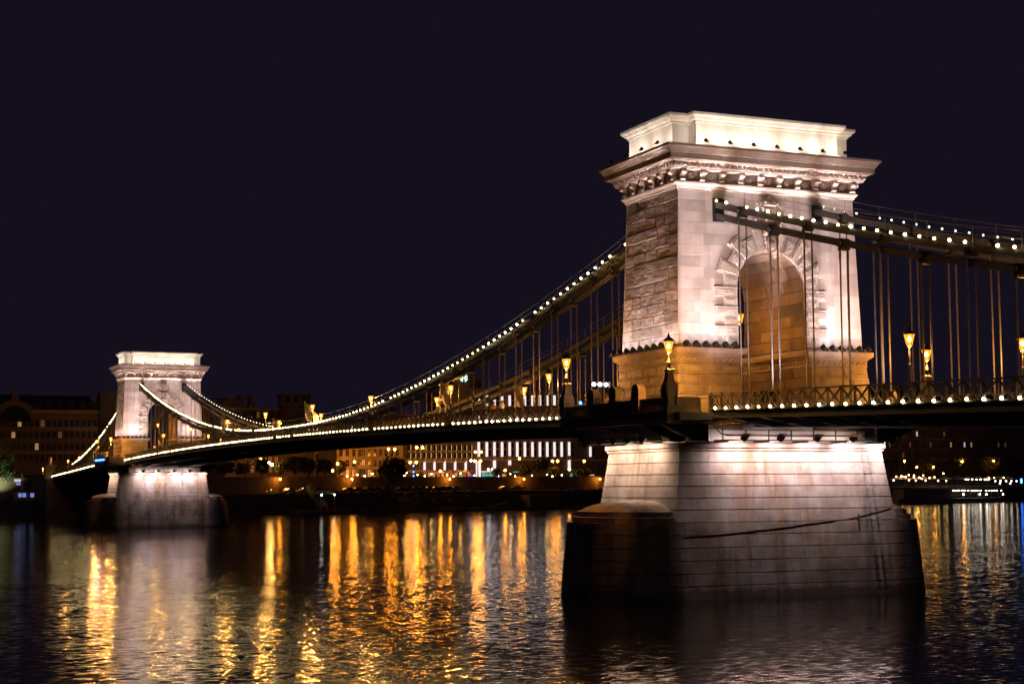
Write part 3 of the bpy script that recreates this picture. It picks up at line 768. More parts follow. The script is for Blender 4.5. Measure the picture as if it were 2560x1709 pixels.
for tx, tn in ((0, 'large'), (-SPAN, 'small')):
    G = 'floodlights on the ledge of the %s tower' % tn
    # front ledge: six each side of the arch
    for sy in (-1, 1):
        for i in range(6):
            y = sy*(7.0-i*.72)
            flood((tx+hd(16)+.86, y, 16.16), (tx+hd(16)-.14, y*.97, 17.16), '%s ledge floodlight from the outer edge, %s of the arch, %s tower' % (ORD[i], 'left' if sy < 0 else 'right', tn), G, 47, PINK, 92.4, 'c', blend=.1, fall='Constant')
    for i in range(9):
        x = -3.9+i*.975
        flood((tx+x, -hw(16)-.7, 16.16), (tx+x*.97, -hw(16)+.3, 17.16), '%s floodlight from the left along the side ledge of the %s tower' % (ORD[i], tn), G, 100, PINK, 92.4, 'w', blend=.1, fall='Linear')
    G = 'spotlights on the cornice of the %s tower' % tn
    for i in range(7):
        y = -5.4+i*1.8
        flood((tx+4.95, y, 29.42), (tx+3.8, y, 30.4), '%s cornice spotlight from the left on the front of the %s tower' % (ORD[i], tn), G, 240, WARM, 160, 'w', rad=.3, scale=.62, name='spotlight')
    for i in range(4):
        x = -3.4+i*2.2
        flood((tx+x, -8.05, 29.42), (tx+x*.8, -6.85, 30.4), '%s cornice spotlight from the left on the side of the %s tower' % (ORD[i], tn), G, 200, WARM, 160, 'w', scale=.62, name='spotlight')
    flood((tx+3.2, 8.1, 29.42), (tx+2.5, 6.85, 30.4), 'lone cornice spotlight at the right end of the %s tower' % tn, G, 170, WARM, 150, 'w', scale=.62, name='spotlight')
    # fill lights added on the footways to even out the light on the front
    for sy in (-1, 1):
        for i, (xx, yy) in enumerate(((11.6, 5.0), (12.6, 6.3))):
            e = flood((tx+xx, sy*yy, zb(tx+xx)+.75), (tx+3.8, sy*3.4, 23.5), '%s added fill light on the %s footway aimed up at the %s tower' % ('inner' if i == 0 else 'outer', 'near' if sy < 0 else 'far', tn), 'fill lights added before the towers', 2900, PINK, 75, 'c', blend=.8, rad=.45, scale=1.2, name='added_fill_light')
    # catwalks with floodlights under the deck
    cw = empty('maintenance_catwalk', (tx, 0, 10.0), label='iron catwalk with railing under the deck, front of the %s tower pier' % tn, cat='catwalk', group='catwalks round the piers')
    m = MB(); m.box(5.35, 6.25, -5.4, 8.4, -.08, -.02); m.build('grating', M['iron'], cw)
    m = MB()
    for z in (.3, .6): m.bar((6.25, -5.4, z), (6.25, 8.4, z), .045)
    m.build('rail', M['iron'], cw)
    for i in range(9): m = MB(); m.box(6.22, 6.28, -.03, .03, -.1, .62); m.build('post', M['iron'], cw, loc=(0, -5.3+i*1.7, 0))
    for i in range(5): m = MB(); m.bar((4.4, 0, -.12), (6.2, 0, -.12), .1, .12); m.build('bracket', M['iron'], cw, loc=(0, -4.9+i*3.0, 0))
    cs = empty('maintenance_catwalk', (tx, 0, 10.0), label='iron catwalk with railing under the balcony, left side of the %s tower pier' % tn, cat='catwalk', group='catwalks round the piers')
    m = MB(); m.box(-6.9, 5.0, -9.1, -8.2, -.08, -.02); m.build('grating', M['iron'], cs)
    m = MB()
    for z in (.25, .5): m.bar((-6.9, -9.1, z), (5.0, -9.1, z), .045)
    m.bar((-6.9, -9.1, .5), (-6.9, -8.2, .5), .045); m.build('rail', M['iron'], cs)
    for i in range(8): m = MB(); m.box(-.03, .03, -9.13, -9.07, -.6 if i == 0 else -.1, .52); m.build('post', M['iron'], cs, loc=(-6.9+i*1.7, 0, 0))
    G = 'floodlights under the deck of the %s tower' % tn
    for i, y in enumerate((-3.8, -1.1, 1.68, 4.46)):
        flood((tx+6.4, y, 10.08), (tx+4.8, y, 8.55), '%s floodlight from the left under the deck, front of the %s pier' % (ORD[i], tn), G, 2300, COOL, 152, 'c', blend=.9, scale=1.15)
    flood((tx+6.4, 7.5, 10.0), (tx+4.8, 6.4, 8.5), 'bright floodlight at the right end of the catwalk of the %s pier' % tn, G, 1200, COOL, 152, 'c', blend=.9, scale=1.3)
    for i, x in enumerate((-5.6, -3.4, -1.4, .6, 2.6)):
        flood((tx+x, -9.2, 10.04), (tx+x, -7.6, 8.5), '%s floodlight from the left under the balcony, %s pier' % (ORD[i], tn), G, 1000, CREAM, 152, 'c' if i == 0 else 'w', scale=1.6 if i == 0 else 1.1, blend=1.0)
# ---------------------------------------------------------------- river
wm, nt, b = new_mat('river_water')
b.inputs['Base Color'].default_value = (.006, .0055, .009, 1); b.inputs['Roughness'].default_value = .085; b.inputs['IOR'].default_value = 1.55
D1 = (-.918, .396, 0); D2 = (.396, .918, 0)
g = nd(nt, 'ShaderNodeNewGeometry')
def waves(rot, sc, scale, a1, a2, detail):
    mp = nd(nt, 'ShaderNodeMapping'); mp.inputs['Rotation'].default_value = (0, 0, rot); mp.inputs['Scale'].default_value = sc
    nt.links.new(g.outputs['Position'], mp.inputs['Vector'])
    n = noise(nt, mp.outputs[0], scale, detail, .5)
    s = nd(nt, 'ShaderNodeSeparateColor'); nt.links.new(n.outputs['Color'], s.inputs[0])
    out = []
    for i, (dv, a) in enumerate(((D1, a1), (D2, a2))):
        sub = nd(nt, 'ShaderNodeMath', operation='SUBTRACT'); nt.links.new(s.outputs[i], sub.inputs[0]); sub.inputs[1].default_value = .5
        ml = nd(nt, 'ShaderNodeMath', operation='MULTIPLY'); nt.links.new(sub.outputs[0], ml.inputs[0]); ml.inputs[1].default_value = a
        vm = nd(nt, 'ShaderNodeVectorMath', operation='SCALE'); vm.inputs[0].default_value = dv; nt.links.new(ml.outputs[0], vm.inputs[3]); out.append(vm.outputs[0])
    ad = nd(nt, 'ShaderNodeVectorMath', operation='ADD'); nt.links.new(out[0], ad.inputs[0]); nt.links.new(out[1], ad.inputs[1]); return ad.outputs[0]
rw = -math.atan2(D1[1], D1[0])
ws = [waves(rw, (1, .4, 1), 3.6, .20, .22, 2), waves(rw+.3, (1, .5, 1), 1.1, .085, .07, 2), waves(rw-.2, (1, .6, 1), .12, .035, .015, 1)]
# calm and ruffled patches
pn = noise(nt, scaled_pos(nt, (.03, .012, 1)), 1.0, 3, .6); pm = nd(nt, 'ShaderNodeMapRange'); pm.inputs[1].default_value = .3; pm.inputs[2].default_value = .7; pm.inputs[3].default_value = .6; pm.inputs[4].default_value = 1.35
nt.links.new(pn.outputs[0], pm.inputs[0]); sv = nd(nt, 'ShaderNodeVectorMath', operation='SCALE'); nt.links.new(ws[0], sv.inputs[0]); nt.links.new(pm.outputs[0], sv.inputs[3]); ws[0] = sv.outputs[0]
acc = None
for w in ws:
    a = nd(nt, 'ShaderNodeVectorMath', operation='ADD'); nt.links.new(w, a.inputs[0])
    if acc is None: a.inputs[1].default_value = (0, 0, 1)
    else: nt.links.new(acc, a.inputs[1])
    acc = a.outputs[0]
nn = nd(nt, 'ShaderNodeVectorMath', operation='NORMALIZE'); nt.links.new(acc, nn.inputs[0]); nt.links.new(nn.outputs[0], b.inputs['Normal'])
m = MB(); m.add([(-900, -900, 0), (320, -900, 0), (320, 1500, 0), (-900, 1500, 0)], [(0, 1, 2, 3)])
tag(m.build('river', wm, fix=False), 'dark rippled river reflecting the lights', 'river', kind='structure')
# ---------------------------------------------------------------- opposite bank
BK = [(-250, -520), (-266, -160), (-285, -14), (-325, 75), (-360.5, 183), (-416, 352), (-480, 547), (-640, 1000)]
RZ = [4.2, 4.2, 4.3, 5.4, 5.8, 5.6, 5.6, 5.6]          # lower road level at each station
UZ = [8.6, 8.6, 8.8, 9.0, 9.0, 8.2, 8.2, 8.2]          # upper promenade level
def bnorm(i):
    a = Vector(BK[max(0, i-1)]); b_ = Vector(BK[min(len(BK)-1, i+1)]); t = (b_-a).normalized(); return Vector((-t.y, t.x)) if True else None
def inland(i, off):
    n = bnorm(i); n = n if n.x < 0 else -n
    return Vector(BK[i])+n*off
def bank_strip(name, prof, mat):
    """prof(i) -> list of (offset inland, z)"""
    m = MB(); rows = []
    for i in range(len(BK)):
        rows.append([(*inland(i, o), z) for o, z in prof(i)])
    k = len(rows[0]); fs = []
    for i in range(len(BK)-1):
        for j in range(k-1): fs.append((i*k+j, i*k+j+1, (i+1)*k+j+1, (i+1)*k+j))
    m.add([v for r_ in rows for v in r_], fs); return m.build(name, mat)
M['slope'] = stone_mat('embankment_stone', (.05, .042, .038), (.10, .085, .075), .25, .3, 1.2, .3, 0)
M['quaywall'] = stone_mat('quay_wall_stone', (.17, .12, .085), (.28, .21, .16), .3, .15, 1.5, .4, 0)
tag(bank_strip('embankment', lambda i: [(0, -1.5), (.2, .7), (3, .8), (11, RZ[i]-.3), (11.2, RZ[i]-.02)], M['slope']), 'sloping dark stone embankment at the water edge', 'embankment', kind='structure')
tag(bank_strip('quay_road', lambda i: [(11.0, RZ[i]-.02), (25, RZ[i])], M['asphalt']), 'lower quay road', 'road', kind='structure')
tag(bank_strip('ground', lambda i: [(24.6, UZ[i]-.004), (70, UZ[i]), (420, UZ[i]+.5), (2500, UZ[i]+.5)], M['pave']), 'upper promenade and city ground', 'ground', kind='structure')
qw = empty('quay_wall', (*inland(3, 24.4), RZ[3]), label='long orange-lit stone quay wall behind the lower road', cat='wall')
def seg_wall(name, off0, off1, z0f, z1f, mat):
    m = MB()
    for i in range(len(BK)):
        a, c = inland(i, off0), inland(i, off1); k = len(m.v)
        m.v += [(a.x, a.y, z0f(i)), (a.x, a.y, z1f(i)), (c.x, c.y, z1f(i)), (c.x, c.y, z0f(i))]
        if i: 
            for j in range(3): m.f.append((k-4+j, k-3+j, k+1+j, k+j)); m.m.append(0)
    m.v = [tuple(Vector(v)-qw.location) for v in m.v]
    return m.build(name, mat, qw)
seg_wall('wall_face', 24.2, 24.8, lambda i: RZ[i]-.3, lambda i: UZ[i]+.7, M['quaywall'])
seg_wall('coping', 24.05, 24.95, lambda i: UZ[i]+.7, lambda i: UZ[i]+.9, M['quaywall'])
seg_wall('string_course', 24.1, 24.3, lambda i: UZ[i]-.25, lambda i: UZ[i]-.05, M['quaywall'])
def bank_at(px, off):
    """where the upright plane through a pixel column crosses the line off metres inland -> (x, y, station)"""
    best = None; d = ray(px, 1215); d2 = Vector((d.x, d.y))
    for i in range(len(BK)-1):
        a, c = inland(i, off), inland(i+1, off); e = c-a; w = a-Vector((CAM.x, CAM.y))
        det = d2.x*(-e.y)+e.x*d2.y
        t = (w.x*(-e.y)+e.x*w.y)/det; s = (d2.x*w.y-d2.y*w.x)/det
        if -.001 <= s <= 1.001 and t > 0: return CAM.x+t*d2.x, CAM.y+t*d2.y, i+s, t
    raise ValueError((px, off))
def lerp(L, f): i = min(int(f), len(L)-2); return L[i]+(L[i+1]-L[i])*(f-i)
def z_at(px, py, t): return CAM.z+t*ray(px, py).z
def along(s): i = min(int(s), len(BK)-2); e = Vector(BK[i+1])-Vector(BK[i]); return math.atan2(e.y, e.x)
# ---------------------------------------------------------------- buildings
M['f_brown'] = stone_mat('brown_facade', (.22, .16, .12), (.32, .24, .18), .15, .05, 1, .3, 0)
M['f_yellow'] = stone_mat('ochre_stucco', (.48, .36, .20), (.58, .45, .27), .2, .04, 1, .15, 0)
M['f_dark'] = stone_mat('dark_concrete', (.12, .09, .08), (.18, .14, .12), .2, .05, 1, .2, 0)
M['f_trim'] = stone_mat('stone_trim', (.45, .38, .30), (.55, .47, .38), .4, .05, 2, 0, 0)
M['roof'] = plain('slate_roof', (.035, .032, .035), .7)
M['pane'] = plain('dark_window_pane', (.015, .016, .02), .12, 0, .2, .5, .6)
M['pane_warm'] = glow('warm_lit_pane', (1, .60, .25), .32)
M['pane_dim'] = glow('dim_lit_pane', (1, .55, .3), .06)
M['pane_cool'] = glow('cool_lit_pane', (.8, .85, 1), .6)
M['frame'] = plain('window_frame', (.30, .25, .2), .6)
PANES = {0: 'pane', 1: 'pane_warm', 2: 'pane_dim', 3: 'pane_cool'}
WIN = {}
def win_mesh(w, h, lit, arch=False, fr='frame'):
    key = (round(w, 2), round(h, 2), lit, arch, fr)
    if key in WIN: return WIN[key]
    m = MB(); t = max(.08, w*.09)
    if arch:
        poly = [(-w/2, 0), (w/2, 0)]+[(w/2*math.cos(math.pi*k/8), h-w/2+w/2*math.sin(math.pi*k/8)) for k in range(9)]
        m.prism(poly, 1, -.06, .02, 1)
        out = [(w/2*1.18*math.cos(math.pi*k/8), h-w/2+w/2*1.18*math.sin(math.pi*k/8)) for k in range(9)]; inn = [(w/2*math.cos(math.pi*k/8), h-w/2+w/2*math.sin(math.pi*k/8)) for k in range(9)]
        for k in range(8): m.prism([out[k], out[k+1], inn[k+1], inn[k]], 1, -.16, 0, 0)
    else:
        m.box(-w/2, w/2, -.06, .02, 0, h, 1); m.box(-w/2-t, w/2+t, -.16, 0, h, h+t*1.3, 0)
    m.box(-w/2-t, -w/2, -.14, 0, 0, h-(w/2 if arch else 0), 0); m.box(w/2, w/2+t, -.14, 0, 0, h-(w/2 if arch else 0), 0); m.box(-w/2-t*1.4, w/2+t*1.4, -.24, 0, -.14, 0, 0)
    m.box(-.04, .04, -.1, -.02, 0, h, 0); m.box(-w/2, w/2, -.09, -.02, h*.62, h*.62+.07, 0)
    WIN[key] = m.mesh('window', [M[fr], M[PANES[lit]]]); return WIN[key]
class Bld:
    def __init__(s, name, label, o, d, z0, cat='building', group='buildings on the opposite bank'):
        s.o = o; s.d = d; s.z0 = z0
        s.e = empty(name, (o[0], o[1], z0), math.atan2(d[1], d[0]), label, cat, group)
    def px(s, x, y): u, z = on_line(x, y, s.o, s.d); return u, z-s.z0
    def mass(s, u0, u1, h, depth, mat, name='wall', y0=0, z0=0):
        m = MB(); m.box(u0, u1, y0, y0+depth, z0, h); return m.build(name, mat, s.e)
    def band(s, u0, u1, z, h, out, mat, name='cornice'):
        m = MB(); m.box(u0, u1, -out, .3, z, z+h); m.box(u0-.05, u1+.05, -out*1.4, .3, z+h*.6, z+h+.02); return m.build(name, mat, s.e)
    def win(s, u, z, w, h, lit=0, arch=False, fr='frame'): return put('window', win_mesh(w, h, lit, arch, fr), s.e, (u, 0, z))
    def roof(s, u0, u1, z, h, depth, mat=None, inset=2.5):
        m = MB(); m.add([(u0, 0, z), (u1, 0, z), (u1, depth, z), (u0, depth, z), (u0+inset, inset, z+h), (u1-inset, inset, z+h), (u1-inset, depth-inset, z+h), (u0+inset, depth-inset, z+h)],
                        [(0, 1, 5, 4), (1, 2, 6, 5), (2, 3, 7, 6), (3, 0, 4, 7), (4, 5, 6, 7)]); return m.build('roof', mat or M['roof'], s.e)
BD = Vector((-.312, .95)).normalized(); BN = Vector((-BD.y, BD.x)); BN = BN if BN.x < 0 else -BN
O1 = Vector((-325, 75))+BN*56; O2 = Vector((-325, 75))+BN*120
rb = random.Random(3)
# palace at the far bridgehead, left edge
P = Bld('palace', 'dark ornate palace with a rounded gable at the far left', (-402, -110), (0, 1), 8.6)
ua, _ = P.px(-60, 1100); ub, ze_ = P.px(246, 1031)
P.mass(ua, ub, ze_, 22, M['f_brown']); P.band(ua, ub, ze_-.3, .9, .7, M['f_trim'])
P.roof(ua, ub, ze_+.6, 4.5, 22)
g0, _ = P.px(-8, 1040); g1, _ = P.px(80, 1040); gc = (g0+g1)/2; _, gt = P.px(35, 982); _, gs = P.px(35, 1012)
pts = [(g0, ze_-6), (g0, ze_+1.5), (g0+.6, gs)]+[(gc-(gc-g0-1.4)*math.cos(math.pi*k/10)*(1 if k < 5 else 1), gs+(gt-2.2-gs)*math.sin(math.pi*k/10)) for k in range(1, 5)]+[(gc-1.2, gt-1.6), (gc-.8, gt), (gc+.8, gt), (gc+1.2, gt-1.6)]+[(gc+(gc-g0-1.4)*math.cos(math.pi*k/10), gs+(gt-2.2-gs)*math.sin(math.pi*k/10)) for k in range(4, 0, -1)]+[(g1-.6, gs), (g1, ze_+1.5), (g1, ze_-6)]
m = MB(); m.prism(pts, 1, -1.0, 6); m.build('gable', M['f_brown'], P.e)
m = MB(); m.prism([(gc+5.2*math.cos(math.pi*k/12), ze_-3+5.2*math.sin(math.pi*k/12)) for k in range(13)], 1, -1.25, -.9); m.build('arched_recess', M['f_brown'], P.e)
m = MB(); m.prism([(gc+4.6*math.cos(math.pi*k/12), ze_-3+4.6*math.sin(math.pi*k/12)) for k in range(13)], 1, -1.32, -1.2); m.build('arched_window', M['pane'], P.e)
for r_i, yy in enumerate((1066, 1094, 1124, 1152)):
    for c_i in range(17):
        x = 4+c_i*14.6
        u, z = P.px(x, yy); lit = 0
        if (r_i, c_i) in ((0, 3), (1, 2), (2, 6)): lit = 1
        elif rb.random() < .05: lit = 2
        o_ = P.win(u, z, 1.0, 1.9, lit, arch=(r_i == 1))
        if g0 < u < g1 and r_i == 0: o_.location.y = -1.0
for yy in (1072, 1132):
    _, z = P.px(100, yy); P.band(ua, ub, z, .4, .35, M['f_trim'], 'string_course')
for x in (95, 122, 150, 178, 206, 232):
    u, z = P.px(x, 1031); m = MB(); m.box(u-1.0, u+1.0, -.3, 2.2, z+.9, z+2.6); m.prism([(u-1.3, z+2.6), (u+1.3, z+2.6), (u, z+3.6)], 1, -.5, 2.4); m.build('dormer', M['roof'], P.e)
for i, x in enumerate((142, 179, 215)):
    u, z = P.px(x, 1011); m = MB(); m.sphere((0, 0, 0), .22, 6, 4); m.cyl((0, 0, -2.5), (0, 0, -.2), .05, n=5, mi=1)
    o = m.build('roof_lamp', [M['sodium_dim'] if 'sodium_dim' in M else glow('dim_roof_lamp', (1, .4, .12), 1.3), M['black']], P.e, loc=(u, 3, z))
u, z = P.px(270, 980); P.mass(u-2.4, u+2.4, z, 6, M['f_dark'], 'corner_tower', y0=-.5)
# dark houses between the far tower and the deck
Q = Bld('tenement', 'dim brown tenement with pitched gable and two chimneys right of the small tower', O2, BD, 9.2)
ua, _ = Q.px(500, 1050); ub, ze_ = Q.px(716, 1024); Q.mass(ua, ub, ze_, 16, M['f_brown']); Q.band(ua, ub, ze_-.4, .6, .5, M['f_trim'])
ga, gz = Q.px(536, 1022); gb, _ = Q.px(622, 1022); _, gt = Q.px(576, 994)
m = MB(); m.prism([(ga, gz), (gb, gz), ((ga+gb)/2+1.5, gt), ((ga+gb)/2-1.5, gt)], 1, -.4, 15); m.build('gable', M['f_brown'], Q.e)
for x, w in ((613, 1.6), (640, 1.4)):
    u, z = Q.px(x, 990); m = MB(); m.box(u-w/2, u+w/2, 2, 4.5, gz-1, z); m.box(u-w/2-.2, u+w/2+.2, 1.8, 4.7, z, z+.4); m.build('chimney', M['f_brown'], Q.e)
ra, rz_ = Q.px(622, 1014); rb2, _ = Q.px(644, 1010); Q.mass(ra, rb2, rz_, 8, M['f_brown'], 'penthouse')
for x in range(560, 712, 17):
    for yy in (1044, 1066): u, z = Q.px(x, yy); Q.win(u, z, 1.2, 2.0, 2 if rb.random() < .1 else 0)
C_ = Bld('rotunda', 'dim round-fronted building with three arched openings near its top', Vector((-325, 75))+BN*112, BD, 9.2)
u0, _ = C_.px(722, 1000); u1, zt = C_.px(795, 985); uc = (u0+u1)/2; rr = (u1-u0)/2
_, zl = C_.px(760, 1012)
m = MB(); m.lathe([(rr*.86, 0), (rr*.86, zl-.6), (rr*.95, zl-.3), (rr*.95, zl), (rr*.9, zl+.05), (rr*.9, zt-1.0), (rr*1.0, zt-.8), (rr*1.03, zt), (rr*.5, zt+.2)], (uc, rr), 28); m.build('drum', M['f_brown'], C_.e)
for i, a in enumerate((-.95, -.45, .1, .62)):
    o = put('window', win_mesh(1.5, 2.6, 0, True), C_.e, (uc+rr*.9*math.sin(a), rr-rr*.9*math.cos(a), zl+1.0)); o.rotation_euler.z = a
# ochre neoclassical house under the deck
Y_ = Bld('ochre_house', 'ochre neoclassical house with rows of tall windows lit by street lamps', O1, BD, 9.0)
ua, _ = Y_.px(842, 1190); ub, ze_ = Y_.px(1008, 1100); Y_.mass(ua, ub, ze_, 18, M['f_yellow']); Y_.band(ua, ub, ze_-.4, .8, .6, M['f_trim'])
for yy, hh in ((1170, .5), (1147, .3)):
    _, z = Y_.px(930, yy); Y_.band(ua, ub, z, hh, .35, M['f_trim'], 'string_course')
for x in (852, 868, 884, 899, 908, 923, 937, 950.5, 964.5, 979, 993):
    u, z = Y_.px(x, 1139.5); Y_.win(u, z, 1.15, 2.1, 0, fr='f_trim')
    u, z = Y_.px(x, 1168); Y_.win(u, z, 1.2, 2.3, 1 if x in (908,) else 0, fr='f_trim')
    m = MB(); m.prism([(u-1.1, z+2.65), (u+1.1, z+2.65), (u, z+3.3)], 1, -.4, 0); m.build('pediment', M['f_trim'], Y_.e)
    u, z = Y_.px(x, 1192); Y_.win(u, z, 1.3, 2.5, 1 if x in (868, 884, 923) else 0, True, fr='f_trim')
u, z = Y_.px(904, 1169); m = MB(); m.box(u-2.2, u+2.2, -1.1, 0, z-.3, z); m.box(u-2.2, u+2.2, -1.1, -1.0, z, z+.9); m.build('balcony', M['f_trim'], Y_.e)
# concrete hotel with lit fins
H = Bld('hotel', 'dark concrete hotel with white light fins and projecting bay windows', O1+BN*2, BD, 9.0)
ua, _ = H.px(1010, 1150); ub, z_a = H.px(1186, 1040); uc_, z_b = H.px(1545, 986); ud, z_c = H.px(1142, 938); ue, _ = H.px(1217, 940)
H.mass(ua, ub, z_a, 20, M['f_dark']); H.mass(ub, uc_, z_b, 20, M['f_dark'], y0=-.05); H.mass(ud, ue, z_c, 14, M['f_dark'], 'stair_tower', y0=3)
for i in range(13):
    x = 1020.5+i*12.75
    for yt, yb in ((1112, 1126), (1131, 1145)):
        u, zt = H.px(x, yt); _, z0 = H.px(x, yb); h = zt-z0
        o = put('bay_window', None, H.e) if False else None
        key = ('bay', round(h, 1))
        if key not in WIN:
            m = MB(); m.box(-.5, .5, -.55, 0, 0, h, 0); m.box(-.42, .42, -.6, -.5, .12, h-.12, 1); m.box(.5, .68, -.6, 0, 0, h, 2); m.box(-.5, .5, -.7, 0, -.5, -.05, 3)
            WIN[key] = m.mesh('bay_window', [M['f_dark'], M['pane'], M['edge_glow'], M['f_trim']])
        put('bay_window', WIN[key], H.e, (u, 0, z0))
for i, x in enumerate((1060.2, 1085, 1110.5, 1136.6, 1163)):
    u, zt = H.px(x, 1149); _, z0 = H.px(x, 1175); m = MB(); m.box(u-.28, u+.28, -.5, 0, z0, zt); m.build('light_fin', M['ledwhite'], H.e)
    m = MB(); m.prism([(u-.9, zt+.5), (u+.9, zt+.5), (u+.28, zt-.4), (u-.28, zt-.4)], 1, -.9, -.02); m.build('fin_capital', M['f_trim'], H.e)
for yy in (1155.5, 1180):
    _, z = H.px(1100, yy); H.band(ua, ub, z, .7, .5, M['f_trim'], 'beam')
for i, x in enumerate((1194.7, 1214.9, 1234, 1253, 1272, 1291, 1310, 1329, 1347.6, 1366, 1384, 1402, 1420.7, 1439, 1457, 1473.7)):
    if x in (1439, 1457): continue
    for yt, yb in ((1104.5, 1141), (1040, 1090), (988, 1014)):
        if x == 1473.7 and yt > 1100: yt = 1116
        u, zt = H.px(x, yt); _, z0 = H.px(x, yb); m = MB(); m.box(u-.22, u+.22, -.8, 0, z0, zt); m.build('light_fin', M['ledwhite'], H.e)
        m = MB(); m.box(u+.55, u+1.75, -.6, 0, z0, zt, 0); m.box(u+.65, u+1.65, -.66, -.55, z0+.3, (z0+zt)/2-.2, 1); m.box(u+.65, u+1.65, -.66, -.55, (z0+zt)/2+.4, zt-.3, 1); m.build('bay_window', [M['f_brown'], M['pane']], H.e)
for x, yt, yb in ((1191, 1150, 1196), (1196, 1150, 1196), (1234, 1148, 1178), (1272, 1148, 1162), (1420.7, 1147, 1174)):
    u, zt = H.px(x, yt); _, z0 = H.px(x, yb); m = MB(); m.box(u-.3, u+.3, -.9, 0, z0, zt); m.build('light_fin', M['ledwhite'], H.e)
    m = MB(); m.prism([(u-1.2, zt-.3), (u+1.2, zt-.3), (u+.3, zt+1.2), (u-.3, zt+1.2)], 1, -1.0, -.02); m.build('fin_capital', M['f_trim'], H.e)
_, z = H.px(1300, 1150); H.band(ub, uc_, z, .5, .5, M['f_trim'], 'beam')
M['sign_cyan'] = glow('cyan_sign', (.1, .85, .9), .35); M['sign_violet'] = glow('violet_sign', (.35, .15, 1), .4); M['sign_warm'] = glow('cream_sign', (1, .8, .5), .8)
for x0, x1, y0, y1, mm, nm in ((1205, 1212, 1180, 1191, 'sign_cyan', 'shop_window'), (1213, 1232, 1183, 1190, 'sign_cyan', 'shop_window'), (1238, 1250, 1181, 1193, 'sign_violet', 'shop_window'), (1200, 1240, 1177, 1179.5, 'sign_warm', 'shop_sign'), (1282, 1300, 1178, 1180, 'sign_cyan', 'shop_sign'), (1170, 1184, 1186, 1192, 'sign_violet', 'shop_window'), (1150, 1157, 1187, 1191, 'sign_cyan', 'shop_window'), (1425, 1430, 1183, 1197, 'sign_cyan', 'shop_window'), (1440, 1485, 1186, 1188, 'sign_warm', 'shop_sign'), (1255, 1264, 1184, 1192, 'pane_warm', 'shop_window')):
    a, zt = H.px(x0, y0); c, z0 = H.px(x1, y1); m = MB(); m.box(a, c, -.25, 0, max(z0, .1), zt); m.build(nm, M[mm], H.e)
for i in range(11):                                   # lit ground-floor shop fronts under the left wing
    a, zt = H.px(1058+i*11, 1181); c, z0 = H.px(1065+i*11, 1191); m = MB(); m.box(a, c, -.2, 0, max(z0, .1), zt, 0); m.box(a-.12, a, -.3, 0, 0, zt+.2, 1); m.box(a, c, -.3, 0, zt, zt+.25, 1); m.build('shop_window', [M['pane_warm'] if i % 3 else M['pane_dim'], M['f_trim']], H.e)
# lit sign with the angular logo on the stair tower, and two dashes beside it
M['sign_pale'] = glow('pale_green_sign', (.72, 1, .85), 1.6)
u, z = H.px(1173, 943); sg = MB()
for s_ in (-1, 1):
    sg.bar((u+s_*1.9, 2.8, z), (u+s_*.55, 2.8, z+1.15), .25, .35); sg.bar((u+s_*1.9, 2.8, z), (u+s_*.55, 2.8, z-1.15), .25, .35)
sg.bar((u-.5, 2.8, z+.45), (u-.5, 2.8, z-.45), .25, .35); sg.bar((u+.5, 2.8, z+.45), (u+.5, 2.8, z-.45), .25, .35); sg.build('logo_sign', M['sign_pale'], H.e)
u, z = H.px(1152, 946); sg = MB(); sg.box(u-1.2, u-.3, 2.7, 2.9, z-.1, z+.12); sg.box(u+.2, u+1.1, 2.7, 2.9, z-.1, z+.12); sg.build('dash_sign', M['sign_pale'], H.e)
# long dark building at the right edge
L_ = Bld('apartment_house', 'long dark brown apartment house behind the moored boats at the right', Vector((-416, 352))+BN*58, BD, 8.2)
ua, _ = L_.px(2150, 1120); ub, ze_ = L_.px(2700, 1030); L_.mass(ua, ub, ze_, 20, M['f_brown']); L_.band(ua, ub, ze_-.3, .9, .6, M['f_trim']); L_.roof(ua, ub, ze_+.6, 5, 20)
for yy in (1090, 1117, 1143, 1166):
    for x in range(2190, 2680, 17):
        u, z = L_.px(x, yy); lit = 0
        if yy == 1117 and x in (2377, 2428): lit = 1
        elif yy == 1117 and x == 2411: lit = 3
        elif yy == 1090 and x == 2292: lit = 3
        elif rb.random() < .07: lit = 2
        L_.win(u, z, 1.25, 2.1, lit)
for yy in (1099, 1126, 1150): _, z = L_.px(2400, yy); L_.band(ua, ub, z, .35, .3, M['f_trim'], 'string_course')
# row behind the trees between palace and ochre house, and behind the near pier
Z_ = Bld('lit_corner_house', 'small amber-lit house half hidden behind dark trees under the deck', O1+BN*10, BD, 9.0)
ua, _ = Z_.px(785, 1150); ub, zt = Z_.px(832, 1128); Z_.mass(ua, ub, zt, 12, M['f_yellow']); Z_.band(ua, ub, zt-.3, .6, .5, M['f_trim'])
for x in (793, 803, 813, 823):
    for yy in (1150, 1172, 1190): u, z = Z_.px(x, yy); Z_.win(u, z, 1.1, 1.9, 1 if rb.random() < .25 else 0)
K_ = Bld('office_block', 'plain dark block behind the promenade trees right of the hotel', O1+BN*6, BD, 9.0)
ua, _ = K_.px(1560, 1150); ub, zt = K_.px(2140, 1090); K_.mass(ua, ub, zt, 18, M['f_dark']); K_.band(ua, ub, zt-.3, .8, .5, M['f_trim'])
for x in range(1570, 2130, 20):
    for yy in (1125, 1150, 1175): u, z = K_.px(x, yy); K_.win(u, z, 1.2, 2.0, 2 if rb.random() < .1 else 0)
W_ = Bld('terrace_house', 'dark terrace house hidden below the deck left of the trees', O1+BN*14, BD, 9.0)
ua, _ = W_.px(560, 1150); ub, zt = W_.px(780, 1130); W_.mass(ua, ub, zt, 14, M['f_brown']); W_.band(ua, ub, zt-.3, .7, .5, M['f_trim'])
